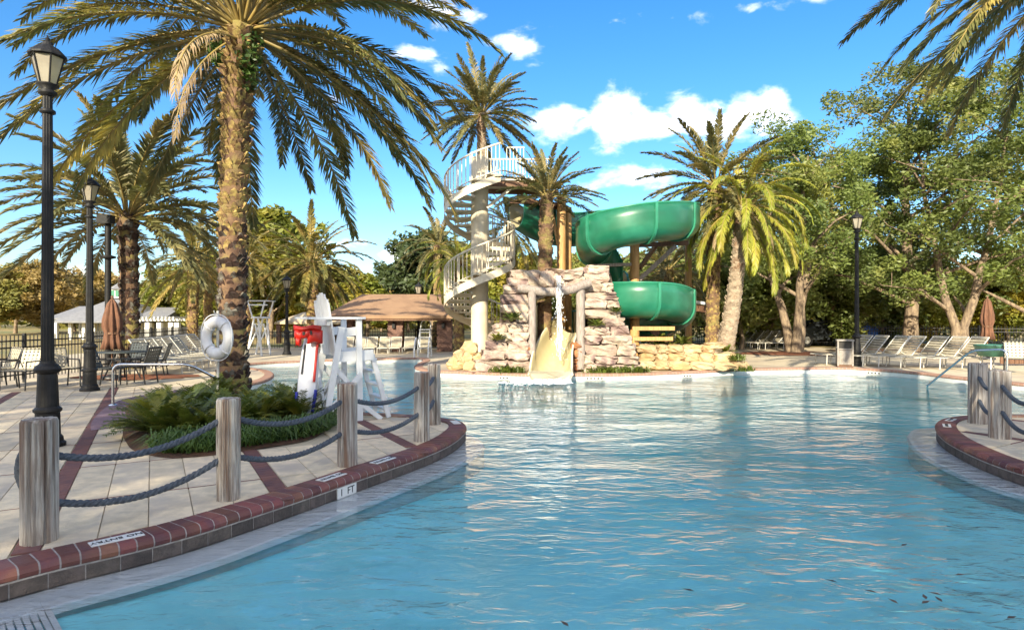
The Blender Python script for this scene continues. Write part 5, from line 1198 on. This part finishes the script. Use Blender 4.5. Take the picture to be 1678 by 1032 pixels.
def umbrella(px, dpt, top, bot, label):
    x = XD(px, dpt); T = thing('folded_umbrella', label, 'umbrella', (x, dpt, 0), 0, 'folded brown umbrellas'); zt, zb = ZD(top, dpt), ZD(bot, dpt); Lg = zt-zb
    mb = MB(); mb.tube([(0, 0, 0), (0, 0, zt+.05)], .024, 8); mb.lathe([(.02, zt+.02), (.04, zt+.05), (.0, zt+.11)], 8); part('pole', mb, darkwood_m, T)
    mb = MB(); mb.lathe([(.03, zt), (.10, zt-.12), (.19, zt-Lg*.4), (.20, zt-Lg*.55), (.15, zt-Lg*.68), (.17, zt-Lg*.82), (.22, zb), (.10, zb+.02)], 48, fold=lambda a, z: 1+.22*math.cos(8*a+z*1.2)+.06*math.cos(3*a)); part('canopy', mb, umb_m, T)
    mb = MB(); mb.lathe([(.165, zt-Lg*.66), (.165, zt-Lg*.70)], 20); part('tie', mb, darkwood_m, T)
    mb = MB(); mb.lathe([(.26, 0), (.26, .06), (.05, .1)], 18); part('base', mb, iron_m, T)
umbrella(184, 16.2, 490, 572, 'folded brown umbrella between the lamp and the left palm'); umbrella(1618, 23.5, 489, 556, 'folded brown umbrella at right before the oaks')

# ------------------------------------------------------------------ fences
def fence(label, pts, h, sp, indiv=False, zb=.08, m=iron_m, rr_=.008):
    P = [Vector((*p, 0)) for p in pts]; T = thing('metal_fence', label, 'fence', P[0], 0, 'black picket fences'); o = P[0]; pk = MB(); rl = MB()
    for a, b_ in zip(P[:-1], P[1:]):
        Lg = (b_-a).length; n = int(Lg/sp)
        for z_ in (h-.14, zb+.12, h-.30): rl.beam(a-o+Vector((0, 0, z_)), b_-o+Vector((0, 0, z_)), .025, .035)
        for i in range(n):
            q = a.lerp(b_, (i+.5)/n)-o
            if indiv: s_ = MB(); s_.box(q+Vector((0, 0, (h+zb)/2)), (.018, .018, h-zb)); part('picket', s_, m, T)
            else: pk.box(q+Vector((0, 0, (h+zb)/2)), (.018, .018, h-zb))
        k = max(1, int(Lg/2.3))
        for i in range(k+1): s_ = MB(); s_.box(a.lerp(b_, i/k)-o+Vector((0, 0, h/2+.02)), (.055, .055, h+.04)); part('post', s_, m, T)
    part('rail', rl, m, T)
    if not indiv: part('pickets', pk, m, T, 'stuff')
fence('black picket fence at left behind the white strap chairs', [(XD(-330, 10.5), 10.5), (XD(150, 17.6), 17.6)], 1.16, .118, True)
fence('black picket fence running back behind the left umbrella', [(XD(150, 17.6), 17.6), (XD(335, 29.5), 29.5)], 1.18, .118)
fence('black picket fence on the far bank behind the pavilion loungers', [(XD(335, 29.5), 29.5), (XD(760, 32.0), 32.0)], 1.0, .118)
fence('black picket fence behind the right loungers under the oaks', [(XD(1080, 37), 37), (XD(1400, 34), 34), (XD(1720, 30), 30)], 1.15, .118)
# brown board fence at the right edge
T = thing('board_fence', 'low brown board fence at the right picture edge', 'fence', (XD(1640, 20.5), 20.5, 0))
for i in range(9):
    mb = MB(); mb.box((.05+i*.155, 0, .36), (.14, .025, .62)); part('board', mb, darkwood_m, T)
mb = MB(); mb.beam((0, .03, .6), (1.45, .03, .6), .04, .08); mb.beam((0, .03, .15), (1.45, .03, .15), .04, .08); part('rail', mb, darkwood_m, T)
# green tub
x, y = G(1626, 607); T = thing('plastic_tub', 'green plastic tub on legs between handrail and right posts', 'tub', (x, y, 0)); mb = MB(); mb.lathe([(.0, .42), (.34, .43), (.46, .74), (.48, .76), (.45, .77), (.33, .46), (0, .45)], 28); part('body', mb, tub_m, T)
for i in range(4): a = i*PI/2+.8; mb = MB(); mb.tube([(.27*math.cos(a), .27*math.sin(a), .43), (.31*math.cos(a), .31*math.sin(a), 0)], .02, 6); part('leg', mb, chairframe_m, T)
# trash bin
x, y = G(1384, 600); T = thing('trash_bin', 'square grey trash bin left of the right lamp post', 'trash bin', (x, y, 0), -.38)
mb = MB(); mb.box((0, 0, .03), (.46, .46, .06)); mb.box((0, 0, .30), (.40, .40, .5)); part('body', mb, darkwood_m, T)
for dx, dy in ((1, 0), (-1, 0), (0, 1), (0, -1)):
    mb = MB(); mb.box((dx*.212, dy*.212, .30), (.02 if dx else .36, .02 if dy else .36, .46)); part('side_panel', mb, bin_m, T)
for dx in (-1, 1):
    for dy in (-1, 1): mb = MB(); mb.box((dx*.21, dy*.21, .43), (.045, .045, .80)); part('corner_post', mb, bin_m, T)
mb = MB(); mb.box((0, 0, .845), (.50, .50, .05)); part('lid', mb, bin_m, T); mb = MB(); mb.box((0, 0, .68), (.36, .36, .26)); part('opening', mb, darkopen_m, T); mb = MB(); mb.box((0, 0, .565), (.44, .44, .04)); part('collar', mb, bin_m, T)

# ------------------------------------------------------------------ white tube guard stand
d = 26; o = AT(426, 519, d); o.z = 0; k = d/F; T = thing('guard_stand', 'white tubular guard stand with slatted top behind the great palm', 'lifeguard stand', o)
def Q(px, py, s): return Vector(((px-426)*k, s, ZD(py, d)))
for s in (-.45, .45):
    for a, b_ in (((424, 520), (412, 584)), ((430, 520), (436, 584))): mb = MB(); e = Q(*b_, s); e.z = 0; mb.tube([Q(*a, s), e], .04, 7); part('leg', mb, white_m, T)
    mb = MB(); mb.tube([Q(421, 520, s), Q(434, 520, s), Q(438, 505, s), Q(441, 493, s)], .035, 7); part('arm_tube', mb, white_m, T)
    mb = MB(); mb.tube([Q(415, 570, s), Q(433, 530, s)], .03, 6); mb.tube([Q(434, 570, s), Q(425, 530, s)], .03, 6); part('brace', mb, white_m, T)
for i in range(7): mb = MB(); mb.box(Q(409+i*5.5, 493, 0), (.10, 1.0, .03)); part('slat', mb, white_m, T)
mb = MB(); mb.box(Q(428, 521, 0), (.5, .9, .04)); part('seat', mb, white_m, T); mb = MB(); mb.tube([Q(409, 500, -.45), Q(445, 500, -.45)], .03, 6); mb.tube([Q(413, 493, -.45), Q(421, 520, -.45)], .03, 6); part('canopy_frame', mb, white_m, T)
# white ladder stand under the pavilion
d = 28.5; T = thing('ladder_stand', 'small white guard stand with arched back before the right pier', 'lifeguard stand', (XD(697, d), d, 0)); k = d/F
for s in (-.28, .28):
    mb = MB(); mb.tube([(s, 0, 0), (s*.8, .15, 1.2)], .03, 6); part('leg', mb, white_m, T); mb = MB(); mb.tube([(s, -.6, 0), (s*.8, -.1, 1.0)], .03, 6); part('ladder_stile', mb, white_m, T)
for i in range(4): mb = MB(); mb.box((0, -.5+i*.12, .18+i*.24), (.5, .1, .03)); part('rung', mb, white_m, T)
mb = MB(); mb.tube([(.24*math.cos(a), .2, 1.15+.35*math.sin(a)) for a in np.linspace(0, PI, 10)], .025, 6); part('arched_back', mb, white_m, T); mb = MB(); mb.box((0, 0, 1.02), (.5, .45, .04)); part('seat', mb, white_m, T)

# ------------------------------------------------------------------ pavilion
def hip(mb, x0, x1, y0, y1, z0, z1, rx0, rx1, th=.12):
    ym = (y0+y1)/2; v = [(x0, y0, z0), (x1, y0, z0), (x1, y1, z0), (x0, y1, z0), (rx0, ym, z1), (rx1, ym, z1)]; w_ = [(a, b_, c-th) for a, b_, c in v[:4]]
    mb.add(v+w_, [(0, 1, 5, 4), (1, 2, 5), (2, 3, 4, 5), (3, 0, 4), (6, 7, 1, 0), (7, 8, 2, 1), (8, 9, 3, 2), (9, 6, 0, 3), (9, 8, 7, 6)])
d = 28.8; T = thing('pavilion', 'open pavilion with brown tan hip roof on brick piers', 'pavilion', (XD(640, d), d, 0)); p0_ = Vector(T.location)
x0, x1 = XD(538, d)-p0_.x, XD(744, d)-p0_.x; mb = MB(); hip(mb, x0, x1, -.6, 4.4, ZD(517, d), ZD(486, d+2.4)+.1, x0+1.1, x1-.6, .14); part('roof', mb, canvas_m, T)
mb = MB(); mb.beam((x0+.1, -.5, ZD(521, d)-.06), (x1-.1, -.5, ZD(521, d)-.06), .1, .12); part('eave_beam', mb, darkwood_m, T)
for px_, dy, wv in ((569, .2, .5), (648, .2, .66), (729, .1, .66)):
    mb = MB(); wv_ = wv; zt = ZD(524, d); mb.box((XD(px_, d)-p0_.x, dy, zt/2), (wv, .6, zt)); q = part('pier', mb, pier_m, T)
    bl_ = MB(); rw = int(zt/.1)
    for r_ in range(rw):
        for c_ in range(4): bl_.box((XD(px_, d)-p0_.x+(c_-1.5)*wv/4+(.03 if r_ % 2 else -.03), dy-.303, r_*.1+.05), (wv/4-.012, .016, .088))
    part('brickwork', bl_, pier_m, q, 'stuff')
    mb = MB(); mb.box((XD(px_, d)-p0_.x-.05, dy-.40, zt-.28), (.13, .13, .2)); mb.lathe([(.11, zt-.18), (.0, zt-.08)], 8, c=(XD(px_, d)-p0_.x-.05, dy-.40, 0)); part('wall_lantern', mb, black_m, T)
for px_ in (560, 735): mb = MB(); mb.tube([(XD(px_, d)-p0_.x, 3.8, 0), (XD(px_, d)-p0_.x, 3.8, ZD(519, d))], .08, 8); part('column', mb, darkwood_m, T)
d = 40; T = thing('shelter', 'pale tan roofed shelter farther back behind the lifeguard chair', 'shelter', (XD(500, d), d, 0)); mb = MB(); hip(mb, -1.4, 3.0, -1.5, 2, ZD(530, d)+.1, ZD(514, d)+.1, -.2, 1.8); part('roof', mb, cream_roof_m, T)
for x_ in (-1.2, 2.8): mb = MB(); mb.box((x_, -1.3, .6), (.25, .25, 1.25)); part('pier', mb, pier_m, T)
mb = MB(); mb.box((1.0, 1.2, .55), (2.6, .1, 1.1)); part('back_wall', mb, pier_m, T)
# ------------------------------------------------------------------ clubhouse at left
d = 46; T = thing('clubhouse', 'white clubhouse with grey roofs and a green cupola beyond the left fence', 'clubhouse', (XD(190, d), d, -.9)); o = Vector(T.location)
def K(px): return XD(px, d)-o.x
def Z(py): return ZD(py, d)-o.z
mb = MB(); mb.box(((K(112)+K(268))/2, 2.8, Z(522)/2), (K(268)-K(112), 3.4, Z(522))); part('wall', mb, siding_m, T)
mb = MB(); hip(mb, K(95), K(215), -1.2, 5, Z(521), Z(501), K(101), K(205)); part('roof', mb, shingle_m, T)
mb = MB(); hip(mb, K(116), K(254), -1.8, 5.6, Z(527)+.05, Z(487), XD(186, d+1.9)-o.x, XD(200, d+1.9)-o.x); part('roof', mb, shingle_m, T)
mb = MB(); hip(mb, K(226), K(278), -.8, 4.6, Z(522), Z(503), K(232), K(276)); part('roof', mb, shingle_m, T)
c_ = Vector((XD(193, d+1.9)-o.x, 1.9, 0)); mb = MB(); mb.box(c_+Vector((0, 0, (Z(487)+Z(472))/2)), (.72, .72, Z(472)-Z(487))); cu = part('cupola', mb, siding_m, T)
for s_ in (-.16, .16): mb = MB(); mb.box(c_+Vector((s_*1.1, -.37, (Z(486)+Z(473))/2)), (.26, .03, (Z(473)-Z(486))*.8)); part('louver', mb, greenlouver_m, cu)
for s_ in (-.16, .16): mb = MB(); mb.box(c_+Vector((.37, s_*1.1, (Z(486)+Z(473))/2)), (.03, .26, (Z(473)-Z(486))*.8)); part('louver', mb, greenlouver_m, cu)
mb = MB(); mb.lathe([(.62, Z(472)), (.60, Z(471.5)), (.02, Z(462)), (0, Z(460))], 8, c=c_, smooth=False); part('cupola_roof', mb, shingle_m, cu)
for px_ in (107, 130, 152, 168, 215, 236, 252): mb = MB(); mb.box((K(px_), -.9, Z(522)/2), (.22, .22, Z(522))); part('porch_column', mb, siding_m, T)
for px_ in (119, 141, 160, 225, 244): mb = MB(); mb.box((K(px_), 1.09, Z(534)), (.55, .04, .9)); q = part('window', mb, siding_m, T); m2 = MB(); m2.box((K(px_), 1.06, Z(534)), (.44, .03, .78)); part('pane', m2, carglass_m, q)
T = thing('pergola', 'white pergola at the right end of the clubhouse', 'pergola', (XD(262, 43), 43, -.8)); o2 = Vector(T.location)
for px_ in (243, 262, 281, 291): mb = MB(); mb.box((XD(px_, 43)-o2.x, 0, .9+.1), (.3, .3, 2.0)); part('column', mb, siding_m, T)
for yy in (-.1, 1.8): mb = MB(); mb.box(((XD(228, 43)+XD(297, 43))/2-o2.x, yy, ZD(524, 43)+.8), (XD(297, 43)-XD(228, 43), .12, .16)); part('beam', mb, siding_m, T)
for i in range(11): mb = MB(); mb.box((XD(231+i*6.2, 43)-o2.x, .8, ZD(524, 43)+.96), (.07, 3.0, .13)); part('rafter', mb, siding_m, T)

# ------------------------------------------------------------------ parked cars beyond the right fence
def car(label, x, y, rz, m):
    T = thing('parked_car', label, 'car', (x, y, 0), rz, 'cars parked beyond the right fence'); prof_ = [(-2.1, .35), (-2.15, .75), (-1.9, .88), (-1.45, .93), (-.75, 1.42), (.75, 1.45), (1.45, .98), (2.0, .88), (2.15, .7), (2.1, .35)]
    mb = MB(); k_ = len(prof_); vs = [(a, s_*(.86 if b_ < 1.2 else .66), b_) for s_ in (-1, 1) for a, b_ in prof_]; mb.add(vs, [tuple(range(k_)), tuple(range(k_, 2*k_))[::-1]]+[(i, k_+i, k_+(i+1) % k_, (i+1) % k_) for i in range(k_)]); part('body', mb, m, T)
    for s_ in (-1, 1):
        mb = MB(); mb.add([(-1.2, s_*.80, .98), (-.72, s_*.70, 1.36), (.72, s_*.70, 1.38), (1.2, s_*.80, 1.0)], [(0, 1, 2, 3)]); part('side_window', mb, carglass_m, T)
        for x_ in (-1.35, 1.35):
            w2 = MB(); w2.tube([(x_, s_*.70, .33), (x_, s_*.90, .33)], .33, 18); wh = part('wheel', w2, tyre_m, T); w3 = MB(); w3.tube([(x_, s_*.895, .33), (x_, s_*.91, .33)], .2, 12); part('rim', w3, chairframe_m, wh)
    mb = MB(); mb.add([(-1.50, -.74, .95), (-1.5, .74, .95), (-.80, .62, 1.42), (-.80, -.62, 1.42)], [(0, 1, 2, 3)]); part('windscreen', mb, carglass_m, T)
    for s_ in (-.62, .62): mb = MB(); mb.box((-2.13, s_, .72), (.05, .3, .12)); part('headlight', mb, chairframe_m, T)
car('dark car parked beyond the fence left of the trash bin', XD(1338, 35), 35, .25, car_m); car('blue car parked beyond the fence behind the right lamp post', XD(1398, 36.5), 36.5, .2, bluecar_m)

# ------------------------------------------------------------------ mulch islands, leaves on the water
def disc(name, px, py, rx, ry, m, z=.004):
    x, y = G(px, py); mb = MB(); rr = random.Random(px); k_ = 28; mb.add([(x, y, z+.05)]+[(x+rx*math.cos(2*PI*i/k_)*rr.uniform(.85, 1.1), y+ry*math.sin(2*PI*i/k_)*rr.uniform(.85, 1.1), z) for i in range(k_)], [(0, 1+i, 1+(i+1) % k_) for i in range(k_)], 0, True); struct(part(name, mb, m))
disc('mulch_bed', 1305, 579, 2.6, 1.6, redmulch_m); disc('mulch_bed', 225, 617, 1.6, .9, redmulch_m); disc('mulch_bed', 1530, 574, 5.5, 1.6, soil_m)
lm = MB(); lm.add([(-.05, 0, 0), (-.01, .018, .004), (.05, 0, .002), (-.01, -.018, .004)], [(0, 1, 2, 3)]); lme = lm.mesh('fallen_leaf', mat('wet_leaf', (.05, .03, .02), None, .6))
for px_, py_ in ((1362, 952), (1426, 969), (1463, 985), (1515, 978), (1517, 987), (1532, 973), (1538, 982), (1574, 942), (1482, 893), (1658, 1012), (925, 1022), (1128, 967)):
    o = link('fallen_leaf', lme, None, (*G(px_, py_, WZ), WZ+.004), (0, 0, rng.uniform(0, 3)), (.8,)*3); tag(o, 'small dark leaf floating on the near pool water', 'leaf', 'leaves floating on the pool')
